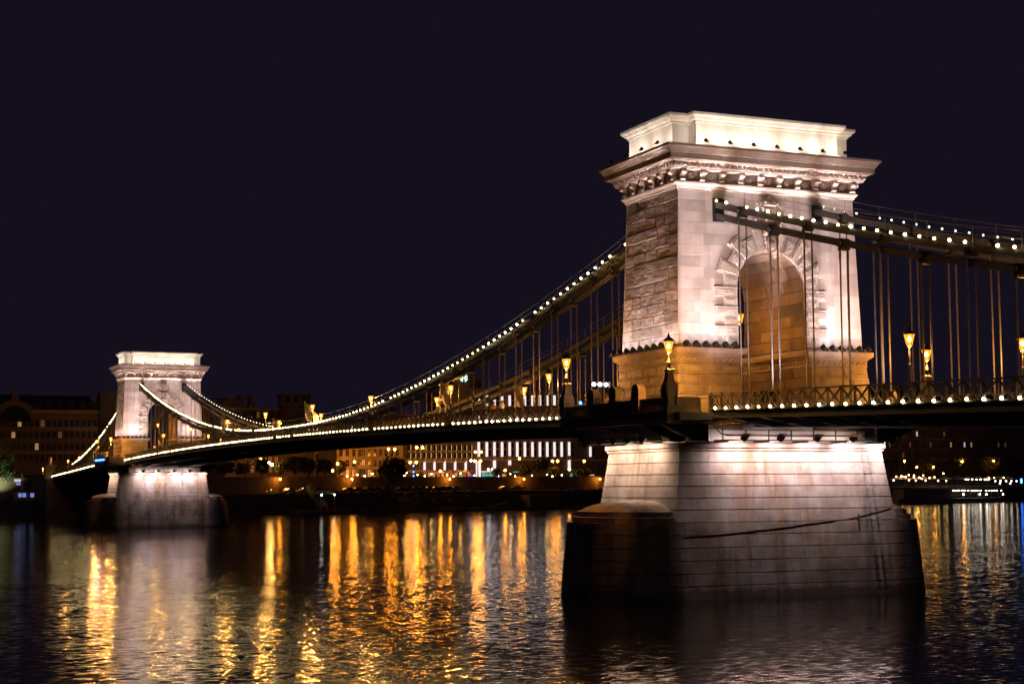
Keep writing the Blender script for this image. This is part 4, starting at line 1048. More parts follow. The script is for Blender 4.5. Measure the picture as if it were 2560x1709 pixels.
for x in range(570, 776, 15):
    for yy in (1158, 1180): u, z = W_.px(x, yy); W_.win(u, z, 1.2, 2.0, 2 if rb.random() < .12 else 0)
# ---------------------------------------------------------------- bridgehead on the far bank
AB = empty('bridge_abutment', (-287, 0, 0), label='stone abutment wall where the bridge meets the far bank', cat='abutment')
m = MB(); m.box(-70, 0, -8.6, 8.6, -1.5, 8.9); m.build('wall', M['quaywall'], AB)
m = MB(); m.box(-70, .15, -8.8, 8.8, 8.9, 9.25); m.build('coping', M['quaywall'], AB)
for s in (-1, 1): m = MB(); m.box(-70, -4, s*8.3-.25, s*8.3+.25, 9.25, 10.3); m.box(-70, -4, s*8.3-.32, s*8.3+.32, 10.3, 10.42); m.build('parapet', M['quaywall'], AB)
for s in (-1, 1):
    for k in range(7):
        w = 1.1 if k % 2 else 1.6
        m = MB(); m.box(-w, .12, s*7.8-.9, s*7.8+.9, k*1.25, k*1.25+1.18); m.build('quoin', M['quaywall'], AB)
    m = MB(); m.sweep([(.25, 9.2), (.25, 9.6), (.05, 9.7), (.05, 11.9), (.15, 11.95), (.3, 12.1), (.3, 12.35), (.1, 12.4)], -3.2, -.6, s*7.8-1.1, s*7.8+1.1); m.build('pedestal', M['quaywall'], AB)
    # couchant lion on the pedestal
    li = empty('lion_statue', (-287-1.9, s*7.8, 12.4), label='stone lion lying on the %s pedestal at the far bridgehead' % ('near' if s < 0 else 'far'), cat='statue', group='stone lions')
    m = MB()
    def bl(c, r_, sx=1, sy=1, sz=1): 
        k = len(m.v); m.sphere((0, 0, 0), r_, 10, 7); m.v[k:] = [(c[0]+v[0]*sx, c[1]+v[1]*sy, c[2]+v[2]*sz) for v in m.v[k:]]
    bl((-.5, 0, .45), .5, 1.7, .8, .85); bl((.45, 0, .8), .5, .9, .85, 1.2); bl((-1.0, .1, .42), .45, .9, 1, .9)
    bl((.75, 0, 1.35), .42, .9, .95, 1.05); bl((1.05, 0, 1.3), .22, 1.1, .85, .85); bl((.55, 0, 1.3), .5, .7, 1.0, 1.2)
    for q in (-.28, .28): m.cyl((.3, q, .3), (1.25, q, .14), .17, .13, 8); bl((1.28, q, .14), .16); m.cyl((-1.1, q*1.4, .3), (-.5, q*1.5, .14), .2, .14, 8); bl((.62, q, 1.75), .11)
    m.build('body', M['carving'], li, smooth=True); m = MB(); m.tube([(-1.4, .2, .35), (-1.7, .5, .12), (-1.3, .75, .1), (-.9, .7, .12)], .07, 6); m.build('tail', M['carving'], li)
# ---------------------------------------------------------------- trees
def leaf_mat(name, c):
    m_, nt_, b_ = new_mat(name); g_ = nd(nt_, 'ShaderNodeNewGeometry'); n_ = noise(nt_, g_.outputs['Position'], 1.2, 3)
    r_ = ramp(nt_, n_.outputs[0], [(.3, tuple(v*.6 for v in c)), (.7, tuple(v*1.4 for v in c))]); nt_.links.new(r_.outputs[0], b_.inputs['Base Color']); b_.inputs['Roughness'].default_value = .7; return m_
M['leaf'] = leaf_mat('leaf_green', (.05, .075, .025)); M['leaf_dark'] = leaf_mat('leaf_dark', (.035, .045, .018)); M['bark'] = plain('bark', (.06, .045, .032), .9)
def tree(pos, H_, Wd, label, seed, mat='leaf_dark', trunk=.28, n=1100, ls=.34, group='trees on the opposite bank'):
    rd = random.Random(seed); e = empty('tree', pos, label=label, cat='tree', group=group)
    th = H_*trunk; m = MB(); m.cyl((0, 0, -.2), (0, 0, th), H_*.028, H_*.02, 8)
    for i in range(6):
        a = i*1.05+rd.uniform(-.3, .3); r_ = Wd*.28; m.cyl((0, 0, th*.9), (r_*math.cos(a), r_*math.sin(a), th+H_*rd.uniform(.15, .35)), H_*.014, H_*.006, 5)
    m.cyl((0, 0, th), (0, 0, H_*.8), H_*.018, H_*.006, 6); m.build('trunk', M['bark'], e)
    lob = [(0, 0, th+(H_-th)*.5, Wd*.36, (H_-th)*.42)]
    for i in range(11):
        a = rd.uniform(0, 6.28); q = rd.uniform(.15, .34)*Wd; zz = th+(H_-th)*rd.uniform(.2, .85)
        lob.append((q*math.cos(a), q*math.sin(a), zz, Wd*rd.uniform(.12, .22), (H_-th)*rd.uniform(.12, .2)))
    m = MB()
    for i in range(n):
        l = lob[0] if rd.random() < .3 else rd.choice(lob[1:])
        d = Vector((rd.gauss(0, 1), rd.gauss(0, 1), rd.gauss(0, 1))).normalized()*rd.uniform(.55, 1.05)
        c = Vector((l[0]+d.x*l[3], l[1]+d.y*l[3], l[2]+d.z*l[4]))
        a = Vector((rd.gauss(0, 1), rd.gauss(0, 1), rd.gauss(0, 1))).normalized(); b_ = a.cross(Vector((rd.gauss(0, 1), rd.gauss(0, 1), rd.gauss(0, 1)))).normalized()
        s = ls*rd.uniform(.6, 1.4); m.add([c-a*s, c+b_*s*.6, c+a*s, c-b_*s*.6], [(0, 1, 2, 3)])
    m.build('crown', M[mat], e, fix=False); return e
def tree_px(px, py_top, py_base, wpx, off, label, seed, upper=True, **kw):
    x, y, s, t = bank_at(px, off); z = lerp(UZ if upper else RZ, s); dep = t
    h = z_at(px, py_top, t)-z; w = wpx*t/F_PX
    return tree((x, y, z), h, w, label, seed, **kw)
tree_px(981, 1132, 1222, 86, 13.5, 'large dark round-crowned tree on the quay in front of the ochre house', 1, upper=False, n=2600, ls=.36, trunk=.2)
for i, (px, pt, w, off, lb) in enumerate(((655, 1145, 40, 26, 'dark tree left of the amber-lit house, beside the three-globe lamp'), (700, 1150, 46, 27, 'dark bushy tree on the promenade right of the three-globe lamp'), (738, 1140, 56, 30, 'broad dark tree on the promenade left of the amber-lit house'), (772, 1142, 44, 28, 'dark tree touching the left side of the amber-lit house'), (812, 1146, 46, 26, 'tree silhouetted before the amber-lit house'),
        (850, 1150, 34, 30, 'small tree between the amber-lit house and the ochre house'), (1350, 1142, 64, 27, 'tall dark tree before the white-finned hotel, right of the shops'), (1310, 1160, 40, 29, 'smaller tree left of the tall dark hotel tree'), (1385, 1165, 36, 31, 'smaller tree right of the tall dark hotel tree'), (1455, 1172, 60, 29, 'low tree with bulbs behind it left of the near pier'), (560, 1150, 60, 29, 'dark tree under the deck just right of the small tower pier'), (610, 1152, 50, 31, 'dark tree under the deck left of the promenade lamps'),
        (2230, 1140, 70, 30, 'dark tree right of the large pier behind the boats'), (2310, 1132, 90, 31, 'broad dark tree behind the boats, second from the large pier'), (2385, 1140, 70, 30, 'dark tree behind the boats between the orange street lamps'), (2470, 1136, 90, 31, 'broad dark tree behind the boats near the right edge'), (2545, 1140, 70, 30, 'dark tree cut by the right edge of the view'), (1240, 1168, 30, 28, 'small tree before the cyan shop windows'))):
    tree_px(px, pt, 0, w, off, lb, 20+i)
gt = tree((-312, -15.2, 4.4), 11.5, 7.5, 'green floodlit leafy tree at the left edge of the far bank', 77, 'leaf', n=2600, ls=.26)
tree((-322, -22, 4.4), 12, 8, 'darker tree behind the green lit tree at the left edge', 78, 'leaf', n=1500, ls=.3)
flood((-304.5, -17.5, 4.8), (-311, -15.2, 11), 'small ground floodlight shining up at the green tree', None, 5000, (.82, 1, .55), 62, 'c', scale=.8)
# ---------------------------------------------------------------- street lamps on the far bank
def pole_lamp(px, py, off, upper, label, heads=1, mat='sodium', r=.17, power=None):
    x, y, s, t = bank_at(px, off); z0 = lerp(UZ if upper else RZ, s); zt = z_at(px, py, t); h = max(2.2, zt-z0)
    e = empty('street_lamp', (x, y, z0), along(s), label=label, cat='street lamp', group='street lamps on the opposite bank')
    m = MB(); m.cyl((0, 0, -.2), (0, 0, h-.1), .11, .06, 6); m.cyl((0, 0, 0), (0, 0, .8), .16, n=6)
    if heads == 2: m.bar((-1.25, 0, h+.05), (1.25, 0, h+.05), .07)
    m.build('pole', M['iron'], e)
    for k in ([0] if heads == 1 else [-1.15, 1.15] if heads == 2 else [-1.0, 0, 1.0]):
        zz = h-.12 if heads < 3 else h+(.5 if k == 0 else 0)
        m = MB(); m.sphere((0, 0, 0), r, 8, 5, 1.0); m.build('lamp_bulb', M[mat], e, smooth=True, loc=(k, 0, zz))
        if heads < 3: m = MB(); m.sphere((0, 0, 0), r*1.9, 10, 6); m.build('halo_globe', M['lantern_glass'], e, smooth=True, loc=(k, 0, zz))  # glowing amber sphere added to imitate a halo round each bulb
        m = MB(); m.lathe([(r*1.5, r*1.75), (r*1.4, r*1.95), (r*.4, r*2.3)], n=8); m.build('lamp_hood', M['black'], e, loc=(k, 0, zz))
        if heads == 3: m = MB(); m.bar((0, 0, h-.9), (k, 0, zz-r), .05); m.build('arm', M['iron'], e)
for px, py, off, up_, hd_, lb in (
    (979, 1121, 28, True, 2, 'tall twin-headed street lamp above the dark round tree'), (1049, 1117, 28, True, 2, 'tall twin-headed street lamp before the left wing of the hotel'),
    (1033, 1154, 27, True, 2, 'shorter twin-headed lamp right of the dark round tree, above blue lights'), (1196, 1128, 28, True, 2, 'tall twin-headed street lamp at the first white fin of the hotel'),
    (1194, 1151, 27, True, 2, 'lower twin-headed lamp at the hotel corner by the shops'), (1388, 1151, 28, True, 2, 'twin-headed street lamp between the tall dark tree and the near pier'),
    (1101, 1176, 27, True, 1, 'single orange lamp before the cafe umbrellas'), (1263, 1174, 27, True, 1, 'single orange lamp right of the violet shop window'), (1299, 1144.5, 29, True, 1, 'high single orange lamp left of the tall dark tree'),
    (1461, 1151, 28, True, 1, 'single orange lamp nearest the large pier on its left'), (1424, 1172, 27, True, 1, 'low orange lamp under the last white fin'), (844, 1158, 28, True, 1, 'orange lamp left of the ochre house'),
    (831, 1175, 27, True, 1, 'low orange lamp before the small tree by the ochre house'), (886, 1153, 50, True, 1, 'lamp bracketed before the ochre house facade'), (650, 1146, 28, True, 1, 'faint single lamp above the three-globe lamp'),
    (2263, 1151, 28, True, 1, 'orange lamp nearest the large pier on its right'), (2293.5, 1166, 27, True, 1, 'low orange lamp, second right of the large pier'), (2335, 1166, 27, True, 1, 'low orange lamp, third right of the large pier'),
    (2407, 1151.5, 27, True, 1, 'brightest orange lamp behind the moored boats'), (2486, 1151.5, 28, True, 1, 'orange lamp behind the moored boats near the right edge')):
    pole_lamp(px, py, off, up_, lb, hd_, r=.36 if 'brightest' in lb else .28)
pole_lamp(672.5, 1161, 26, True, 'lamp with three round amber globes on the promenade', 3, 'sodium_warm', .3)
for i, px in enumerate((700, 880, 1125, 1310, 1500)):
    pole_lamp(px, 1196, 22.5, False, '%s low lamp from the left against the orange-lit quay wall' % ORD[i], 1, 'sodium', .2)
for i, (px, py) in enumerate(((868, 1190), (893, 1186), (912, 1189), (931, 1184), (1011, 1188), (1016, 1181), (1044, 1186), (1062, 1189), (1079, 1184), (1118, 1187), (1134, 1190), (1152, 1183), (1186, 1188), (1247, 1189), (1276, 1184), (1288, 1190), (1330, 1188), (1368, 1186), (1381, 1190), (1405, 1187))):
    x, y, s, t = bank_at(px, 30+(i*7) % 13); z0 = lerp(UZ, s); h = max(.9, z_at(px, py, t)-z0)
    e = empty('bollard_lamp', (x, y, z0), label='%s low amber promenade lamp from the left before the ochre house and hotel' % ORD[i], cat='lamp', group='low promenade lamps')
    m = MB(); m.cyl((0, 0, -.1), (0, 0, h-.1), .06, n=6); m.build('post', M['iron'], e); m = MB(); m.sphere((0, 0, h), .15, 8, 5); m.build('lamp_bulb', M['sodium_warm'] if i % 3 else M['sodium'], e, smooth=True)
# blue lights on the short lamp post
for k, yy in enumerate((1164, 1179, 1189)):
    x, y, s, t = bank_at(1034, 26.8); m = MB(); m.sphere((0, 0, 0), .22, 8, 5)
    tag(m.build('blue_light', M['blue'], loc=(x, y, z_at(1034, yy, t))), '%s of three small blue lights hanging on the shorter twin lamp post' % ('top', 'middle', 'lowest')[k], 'light', 'blue lights')
for k, (px, py, mm) in enumerate(((1178, 1151, 'sodium_white'), (1221, 1173, 'sodium_white'), (1231, 1173, 'sodium_white'))):
    if 'sodium_white' not in M: M['sodium_white'] = glow('white_globe', (.95, .93, 1), 30)
    x, y, s, t = bank_at(px, 40); z0 = lerp(UZ, s); h = z_at(px, py, t)-z0
    e = empty('globe_lamp', (x, y, z0), label='%s white globe lamp from the left before the hotel shops' % ORD[k], cat='street lamp', group='white globe lamps'); m = MB(); m.cyl((0, 0, 0), (0, 0, h-.3), .06, n=6); m.build('pole', M['iron'], e)
    m = MB(); m.sphere((0, 0, h), .32, 10, 6); m.build('globe', M['sodium_white'], e, smooth=True)
# ---------------------------------------------------------------- parked cars on the quay
def car_meshes():
    out = {}
    prof = [(-2.1, .35), (-2.15, .75), (-1.95, .88), (-1.25, .95), (-.75, 1.42), (.65, 1.45), (1.3, .98), (1.95, .86), (2.12, .7), (2.12, .35)]
    m = MB(); m.prism(prof, 1, -.82, .82); out['body'] = m.mesh('body', plain('car_paint', (.20, .19, .18), .25, .3))
    out['body2'] = m.mesh('body', plain('dark_car_paint', (.03, .03, .04), .25, .3)); out['body3'] = m.mesh('body', plain('pale_car_paint', (.5, .47, .42), .25, .2))
    m = MB(); m.prism([(-1.15, .98), (-.72, 1.37), (.6, 1.39), (1.15, .99)], 1, -.84, .84); out['windows'] = m.mesh('side_window', M['pane'])
    m = MB(); m.cyl((0, -.86, 0), (0, -.62, 0), .32, n=12); m.cyl((0, .62, 0), (0, .86, 0), .32, n=12); out['wheel'] = m.mesh('wheel_pair', M['black'])
    m = MB(); m.box(2.1, 2.15, -.75, -.45, .6, .74); m.box(2.1, 2.15, .45, .75, .6, .74); out['head'] = m.mesh('headlight', plain('lamp_glass', (.7, .7, .7), .1))
    m = MB(); m.box(-2.18, -2.12, -.75, -.5, .65, .8); m.box(-2.18, -2.12, .5, .75, .65, .8); out['tail'] = m.mesh('tail_light', plain('red_glass', (.4, .01, .01), .2))
    return out
CM = car_meshes()
rc = random.Random(9)
carpx = [722, 760, 792, 870, 892, 922, 941, 962, 1004, 1020, 1038, 1054, 1070, 1087, 1104, 1120, 1136, 1262, 1290]
for i, px in enumerate(carpx):
    off = 17.5+rc.uniform(-.4, .4); x, y, s, t = bank_at(px, off); kind = rc.choice(['body', 'body2', 'body3', 'body'])
    cn = {'body': 'grey', 'body2': 'black', 'body3': 'pale'}[kind]
    e = empty('parked_car', (x, y, lerp(RZ, s)-.01), along(s)+(math.pi if rc.random() < .3 else 0)+rc.uniform(-.08, .08), label='%s parked car, %s from the left on the lower quay road' % (cn, ORD[i]), cat='car', group='cars parked on the quay')
    put('body', CM[kind], e); put('side_window', CM['windows'], e); put('headlight', CM['head'], e); put('tail_light', CM['tail'], e)
    for wx in (-1.35, 1.3): put('wheel', CM['wheel'], e, (wx, 0, .32))
# small red and green traffic lights on the quay
for i, (px, py, c, nm) in enumerate(((667, 1228, (1, .03, .02), 'red'), (678, 1223.5, (.5, 1, .3), 'green'), (710, 1227, (1, .05, .02), 'red'), (722, 1221.5, (.7, 1, .4), 'green'), (741, 1225, (1, .03, .02), 'red'), (757, 1219.5, (.7, 1, .5), 'pale green'))):
    x, y, s, t = bank_at(px, 12.5); z0 = lerp(RZ, s); zt = max(z0+.8, z_at(px, py, t))
    e = empty('signal_light', (x, y, z0), label='small %s signal light on a short post on the dark quay, %s from left' % (nm, ORD[i]), cat='signal', group='quay signal lights')
    m = MB(); m.cyl((0, 0, -.1), (0, 0, zt-z0), .04, n=5); m.build('post', M['black'], e); m = MB(); m.sphere((0, 0, zt-z0), .14, 8, 5); m.build('lens', glow('signal_%s_%d' % (nm.replace(' ', '_'), i), c, 3), e)
# ---------------------------------------------------------------- landing stage with lit gable, and its covered gangway
x, y, s, t = bank_at(812, -5); e = empty('landing_stage', (x, y, 0), along(s), label='small floating landing stage with a lit white gable frame', cat='landing stage')
m = MB(); m.box(-9, 7, -2.5, 2.5, -.4, .7); m.build('pontoon', M['slope'], e)
zc = z_at(812, 1235, t)
for k in (-2.4, 2.4): m = MB(); m.box(k-.06, k+.06, -1.2, -1.1, .7, zc); m.build('post', M['frame'], e)
m = MB(); m.bar((-2.6, -1.15, zc), (0, -1.15, zc+1.0), .12, .14); m.bar((2.6, -1.15, zc), (0, -1.15, zc+1.0), .12, .14); m.bar((-2.6, -1.15, zc), (2.6, -1.15, zc), .1, .1); m.build('gable_frame', M['frame'], e)
m = MB(); m.add([(-2.6, -1.2, zc+.06), (0, -1.2, zc+1.08), (0, 2.0, zc+1.08), (-2.6, 2.0, zc+.06), (2.6, -1.2, zc+.06), (2.6, 2, zc+.06), (-2.6, -1.2, zc), (2.6, -1.2, zc)], [(0, 1, 2, 3), (1, 4, 5, 2)]); m.build('canopy', plain('white_canvas', (.6, .58, .52), .8), e)
for k in (-2.2, 2.2): m = MB(); m.sphere((0, 0, 0), .2, 8, 5); m.build('lamp_bulb', glow('landing_bulb', (.95, 1, .8), 22), e, loc=(k, -1.35, zc-.12))
m = MB(); m.prism([(-.6, 1.9), (.9, 1.9), (.3, .9), (-.1, .8)], 1, -1.0, -.9); m.build('red_pennant', plain('red_cloth', (.6, .03, .02), .8), e)
x1_, y1_, s1, t1 = bank_at(775, 10); g0 = Vector((x, y, 1.8)); gw = empty('gangway', (x, y, 1.0), label='sloping tubular covered gangway up to the quay by the landing stage', cat='gangway')
m = MB(); m.cyl((0, 0, .6), (x1_-x, y1_-y, z_at(775, 1219, t1)-1.0), 1.15, n=12); m.build('tube', M['slope'], gw, smooth=True)
m = MB(); m.bar((-.5, 0, -.6), (x1_-x, y1_-y, z_at(775, 1219, t1)-2.3), .9, .12); m.build('walkway', M['frame'], gw)
# mooring block and dark bushes of the slope
x, y, s, t = bank_at(1350, 4); m = MB(); m.box(-6, 6, -2, 2, 0, 3.6); m.box(-6.2, 6.2, -2.2, 2.2, 3.6, 3.9)
tag(m.build('mooring_block', M['quaywall'], loc=(x, y, .4)), 'pale stone mooring block at the water below the tall hotel tree', 'block').rotation_euler.z = along(s)
x, y, s, t = bank_at(1222, 1.5); m = MB(); m.bar((0, 0, 0), (7, 3, 1.2), .25); m.cyl((0, 0, -1), (0, 0, .6), .15, n=6); tag(m.build('mooring_boom', M['rod'], loc=(x, y, 1.2)), 'slanting steel mooring boom at the water edge', 'boom')
gm = MB(); rg = random.Random(4)
for i in range(5200):
    f = rg.uniform(2.6, 4.9); off = rg.uniform(4, 11.5)
    i0 = int(f); a = inland(i0, off); c = inland(i0+1, off); p = a+(c-a)*(f-i0); z0 = .8+(lerp(RZ, f)-1.1)*(off-3)/8
    for k in range(2):
        cc = Vector((p.x+rg.gauss(0, .5), p.y+rg.gauss(0, .5), z0+rg.uniform(0, 1.1)*(1 if math.sin(f*23)+math.sin(f*57) > -.2 else .35)))
        a_ = Vector((rg.gauss(0, 1), rg.gauss(0, 1), rg.gauss(0, 1))).normalized(); b_ = a_.cross(Vector((.3, .5, .8))).normalized(); s_ = rg.uniform(.15, .4)
        gm.add([cc-a_*s_, cc+b_*s_*.6, cc+a_*s_, cc-b_*s_*.6], [(0, 1, 2, 3)])
tag(gm.build('embankment_shrubs', M['leaf_dark'], fix=False), 'dark scrub growing over the embankment slope', 'shrubs', kind='stuff')
# ---------------------------------------------------------------- cafe umbrellas and terrace lamps
def umbrella(px, off, label, grp, rr=1.9, zoff=0):
    x, y, s, t = bank_at(px, off); z = lerp(UZ, s)+zoff
    e = empty('umbrella', (x, y, z), label=label, cat='umbrella', group=grp); m = MB(); m.cyl((0, 0, 0), (0, 0, 2.6), .04, n=6); m.build('pole', M['frame'], e)
    m = MB(); m.lathe([(rr, 2.1), (rr*.98, 2.25), (.08, 3.0), (.02, 3.1)], n=8); m.build('canopy', M['canvas'], e); return e
M['canvas'] = plain('cream_canvas', (.55, .47, .36), .8); M['table_bulb'] = glow('terrace_bulb', (1, .62, .22), 26); M['table_white'] = glow('white_terrace_bulb', (1, .88, .68), 16)
for i, px in enumerate((1103, 1122, 1145, 1160)): umbrella(px, 30, '%s cafe umbrella from the left before the hotel' % ORD[i], 'cafe umbrellas')
# ---------------------------------------------------------------- boats at the right
def hull(e, L, Wd, z0, z1, mat, name='hull'):
    n = 9; vs = []; 
    for z, f in ((z0, .86), (z1, 1.0)):
        for i in range(n):
            a = i/(n-1); x = -L/2+a*L*.93; vs.append((x, -Wd/2*f, z))
        vs.append((L/2*f, 0, z))
        for i in range(n-1, -1, -1): a = i/(n-1); vs.append((-L/2+a*L*.93, Wd/2*f, z))
    k = 2*n+1; fs = [(i, (i+1) % k, k+(i+1) % k, k+i) for i in range(k)]+[tuple(range(k))[::-1], tuple(range(k, 2*k))]
    m = MB(); m.add(vs, fs); return m.build(name, mat, e)
xa, ya, sa, ta = bank_at(2215, -4); xb, yb, sb, tb = bank_at(2640, -4); Lp = math.hypot(xb-xa, yb-ya)
pb = empty('restaurant_boat', ((xa+xb)/2, (ya+yb)/2, 0), along(sa), label='long moored restaurant boat with umbrellas and lamps on its upper deck', cat='boat')
M['hull'] = plain('dark_hull', (.06, .055, .06), .4); M['cream_hull'] = plain('cream_hull', (.42, .38, .32), .4)
hull(pb, Lp, 9, -.3, 2.2, M['hull']); zt = z_at(2380, 1215, ta); zr = z_at(2380, 1196, ta)
m = MB(); m.box(-Lp*.49, Lp*.42, -3.9, 3.9, 2.2, zt-.25); m.build('cabin', M['f_dark'], pb); m = MB(); m.box(-Lp*.5, Lp*.44, -4.4, 4.4, zt-.25, zt); m.build('upper_deck', M['cream_hull'], pb)
ang = Vector((math.cos(along(sa)), math.sin(along(sa))))
def along_boat(px): x, y, s, t = bank_at(px, -4); return (Vector((x, y))-Vector(((xa+xb)/2, (ya+yb)/2))).dot(ang), t
m = MB(); m.bar((-Lp*.49, -4.3, zt+1.0), (Lp*.42, -4.3, zt+1.0), .06); m.bar((-Lp*.49, -4.3, zt+.5), (Lp*.42, -4.3, zt+.5), .04); m.build('deck_rail', M['frame'], pb)
for px in range(2225, 2540, 9): u, t = along_boat(px); m = MB(); m.box(u-.04, u+.04, -4.34, -4.26, zt, zt+1.05); m.build('rail_post', M['frame'], pb)
rl = random.Random(8)
lamps = [(x, y) for x, y in ((2222, 1191), (2228, 1200), (2236, 1191), (2243, 1190), (2251, 1187), (2254, 1200), (2259, 1191), (2266, 1193), (2274, 1188), (2275, 1200.5), (2284, 1193), (2290, 1196), (2295, 1200.5), (2300, 1188), (2303, 1194), (2318, 1192), (2323, 1201), (2341, 1183), (2350, 1201))]
for i, (px, py) in enumerate(lamps):
    u, t = along_boat(px); m = MB(); m.sphere((0, 0, 0), .24, 6, 4); m.build('terrace_bulb', M['table_bulb'], pb, loc=(u, -4.0+rl.uniform(0, 3), z_at(px, py, t)))
for px, py in ((2391, 1198), (2397, 1198), (2407, 1198), (2418, 1198), (2428, 1198), (2439, 1198), (2444, 1198), (2449, 1198), (2465, 1202), (2478, 1202), (2492, 1202), (2505, 1202), (2518, 1202), (2476, 1208), (2502, 1208)):
    u, t = along_boat(px); m = MB(); m.sphere((0, 0, 0), .25, 6, 4); m.build('terrace_bulb', M['table_white'], pb, loc=(u, -4.2, z_at(px, py, t)))
for px in (2453, 2466, 2490): u, t = along_boat(px); m = MB(); m.sphere((0, 0, 0), .2, 6, 4); m.build('terrace_bulb', M['lantern'], pb, loc=(u, -3.5, z_at(px, 1193.5, t)))
u, t = along_boat(2529); m = MB(); m.box(u-.5, u+.5, -4.5, -4.3, z_at(2529, 1207, t), z_at(2529, 1196, t)); m.build('blue_sign', M['blue'], pb)
u2, t = along_boat(2543); m = MB(); m.box(u2-.8, u2+1.6, -4.5, -4.3, z_at(2543, 1208, t), z_at(2543, 1205.5, t)); m.build('blue_strip', glow('blue_strip_light', (.02, .12, 1), 2), pb)
for i, (px, rr) in enumerate(((2240, 2.6), (2262, 2.6), (2285, 2.6), (2310, 2.4), (2330, 2.2), (2365, 3.2), (2395, 2.6), (2420, 2.6), (2445, 2.6), (2470, 2.4), (2498, 2.6), (2520, 2.4))):
    u, t = along_boat(px); p = Vector(((xa+xb)/2, (ya+yb)/2))+ang*u
    e = empty('umbrella', (p.x, p.y, zt), label='%s parasol from the left on the restaurant boat deck' % ORD[i], cat='umbrella', group='parasols on the restaurant boat')
    m = MB(); m.cyl((0, 0, 0), (0, 0, 3.0), .05, n=6); m.build('pole', M['frame'], e); m = MB(); m.lathe([(rr, 2.7), (rr*.97, 2.85), (.1, 3.9), (.02, 4.0)], n=8); m.build('canopy', M['canvas'], e)
xa2, ya2, s2, t2 = bank_at(2228, -16); xb2, yb2, _, _ = bank_at(2500, -16); L2 = math.hypot(xb2-xa2, yb2-ya2)
tb_ = empty('tour_boat', ((xa2+xb2)/2, (ya2+yb2)/2, 0), along(s2), label='long low tour boat with a row of white lamps, moored in front', cat='boat')
hull(tb_, L2, 6, -.3, 1.6, M['cream_hull'])
def ab2(px): x, y, s, t = bank_at(px, -16); return (Vector((x, y))-Vector(((xa2+xb2)/2, (ya2+yb2)/2))).dot(ang), t
zc = z_at(2400, 1216, t2); m = MB(); m.box(-L2*.45, L2*.42, -2.6, 2.6, zc-.2, zc); m.build('canopy_roof', M['cream_hull'], tb_)
for k in range(14): u = -L2*.44+k*L2*.86/13; m = MB(); m.box(u-.06, u+.06, -2.55, -2.45, 1.6, zc); m.build('stanchion', M['frame'], tb_)
m = MB(); m.box(-L2*.44, -L2*.02, -2.3, 2.3, 1.6, zc-.7); m.build('cabin', M['cream_hull'], tb_)
for px in (2361, 2371, 2375, 2381, 2388, 2391, 2400, 2408, 2418, 2423, 2428, 2432, 2440, 2455, 2461, 2465, 2472, 2482, 2491): u, t = ab2(px); m = MB(); m.sphere((0, 0, 0), .2, 6, 4); m.build('row_lamp', M['table_white'], tb_, loc=(u, -2.4+rl.uniform(0, .8), z_at(px, 1225.5, t)))
for px in (2390, 2431, 2448, 2489): u, t = ab2(px); m = MB(); m.sphere((0, 0, 0), .3, 8, 5); m.build('globe_lamp', M['table_white'], tb_, loc=(u, -3.05, z_at(px, 1235, t)))
# ---------------------------------------------------------------- kiosk and platform at the left edge
e = empty('kiosk', (-300, -14.5, 4.3), math.pi/2, label='low pale kiosk with blue lit windows beside the far abutment', cat='kiosk')
a = on_plane(36, 1250, 0, -300); c = on_plane(112, 1226, 0, -300); w = c.y-a.y; e.location.y = a.y; e.location.z = a.z
m = MB(); m.box(0, w, 0, 4, -4, c.z-a.z); m.build('wall', M['f_trim'], e); m = MB(); m.box(-.3, w+.3, -.5, 4.3, c.z-a.z, c.z-a.z+.18); m.build('roof', M['roof'], e)
M['bluewin'] = glow('blue_lit_pane', (.25, .4, 1), .6)
for x0, x1 in ((46, 54), (56, 65), (76, 85)):
    p0 = on_plane(x0, 1242, 0, -300); p1 = on_plane(x1, 1232, 0, -300); m = MB(); m.box(p0.y-a.y, p1.y-a.y, -.05, .02, p0.z-a.z, p1.z-a.z, 0); m.box(p0.y-a.y-.08, p1.y-a.y+.08, -.08, .01, p0.z-a.z-.1, p0.z-a.z-.02, 1); m.build('window', [M['bluewin'], M['frame']], e)
e2 = empty('illuminated_sign', (-305, 0, 0), label='pale blue-white illuminated sign below the green tree at left', cat='sign'); a2_ = on_plane(36, 1212, 0, -305); b2_ = on_plane(55, 1197, 0, -305)
m = MB(); m.box(-.1, .1, a2_.y, b2_.y, a2_.z+(b2_.z-a2_.z)*.55, b2_.z); m.build('upper_panel', M['pane_cool'], e2); m = MB(); m.box(-.1, .1, a2_.y+.4, b2_.y-.3, a2_.z, a2_.z+(b2_.z-a2_.z)*.4); m.build('lower_panel', M['bluewin'], e2); m = MB(); m.box(-.06, .06, a2_.y+.6, a2_.y+.75, 3, a2_.z); m.box(-.06, .06, b2_.y-.6, b2_.y-.45, 3, a2_.z); m.build('leg', M['frame'], e2)
p0 = on_plane(55, 1200, 0, -303); m = MB(); m.cyl((0, 0, -5), (0, 0, 0), .05, n=6); m.prism([(-.35, -3), (.35, -3), (.2, 1.5), (-.2, 1.5)], 0, -.05, .05)
tag(m.build('flag', plain('white_flag', (.7, .7, .72), .8), loc=tuple(p0)), 'furled white flag beside the pale blue sign', 'flag')
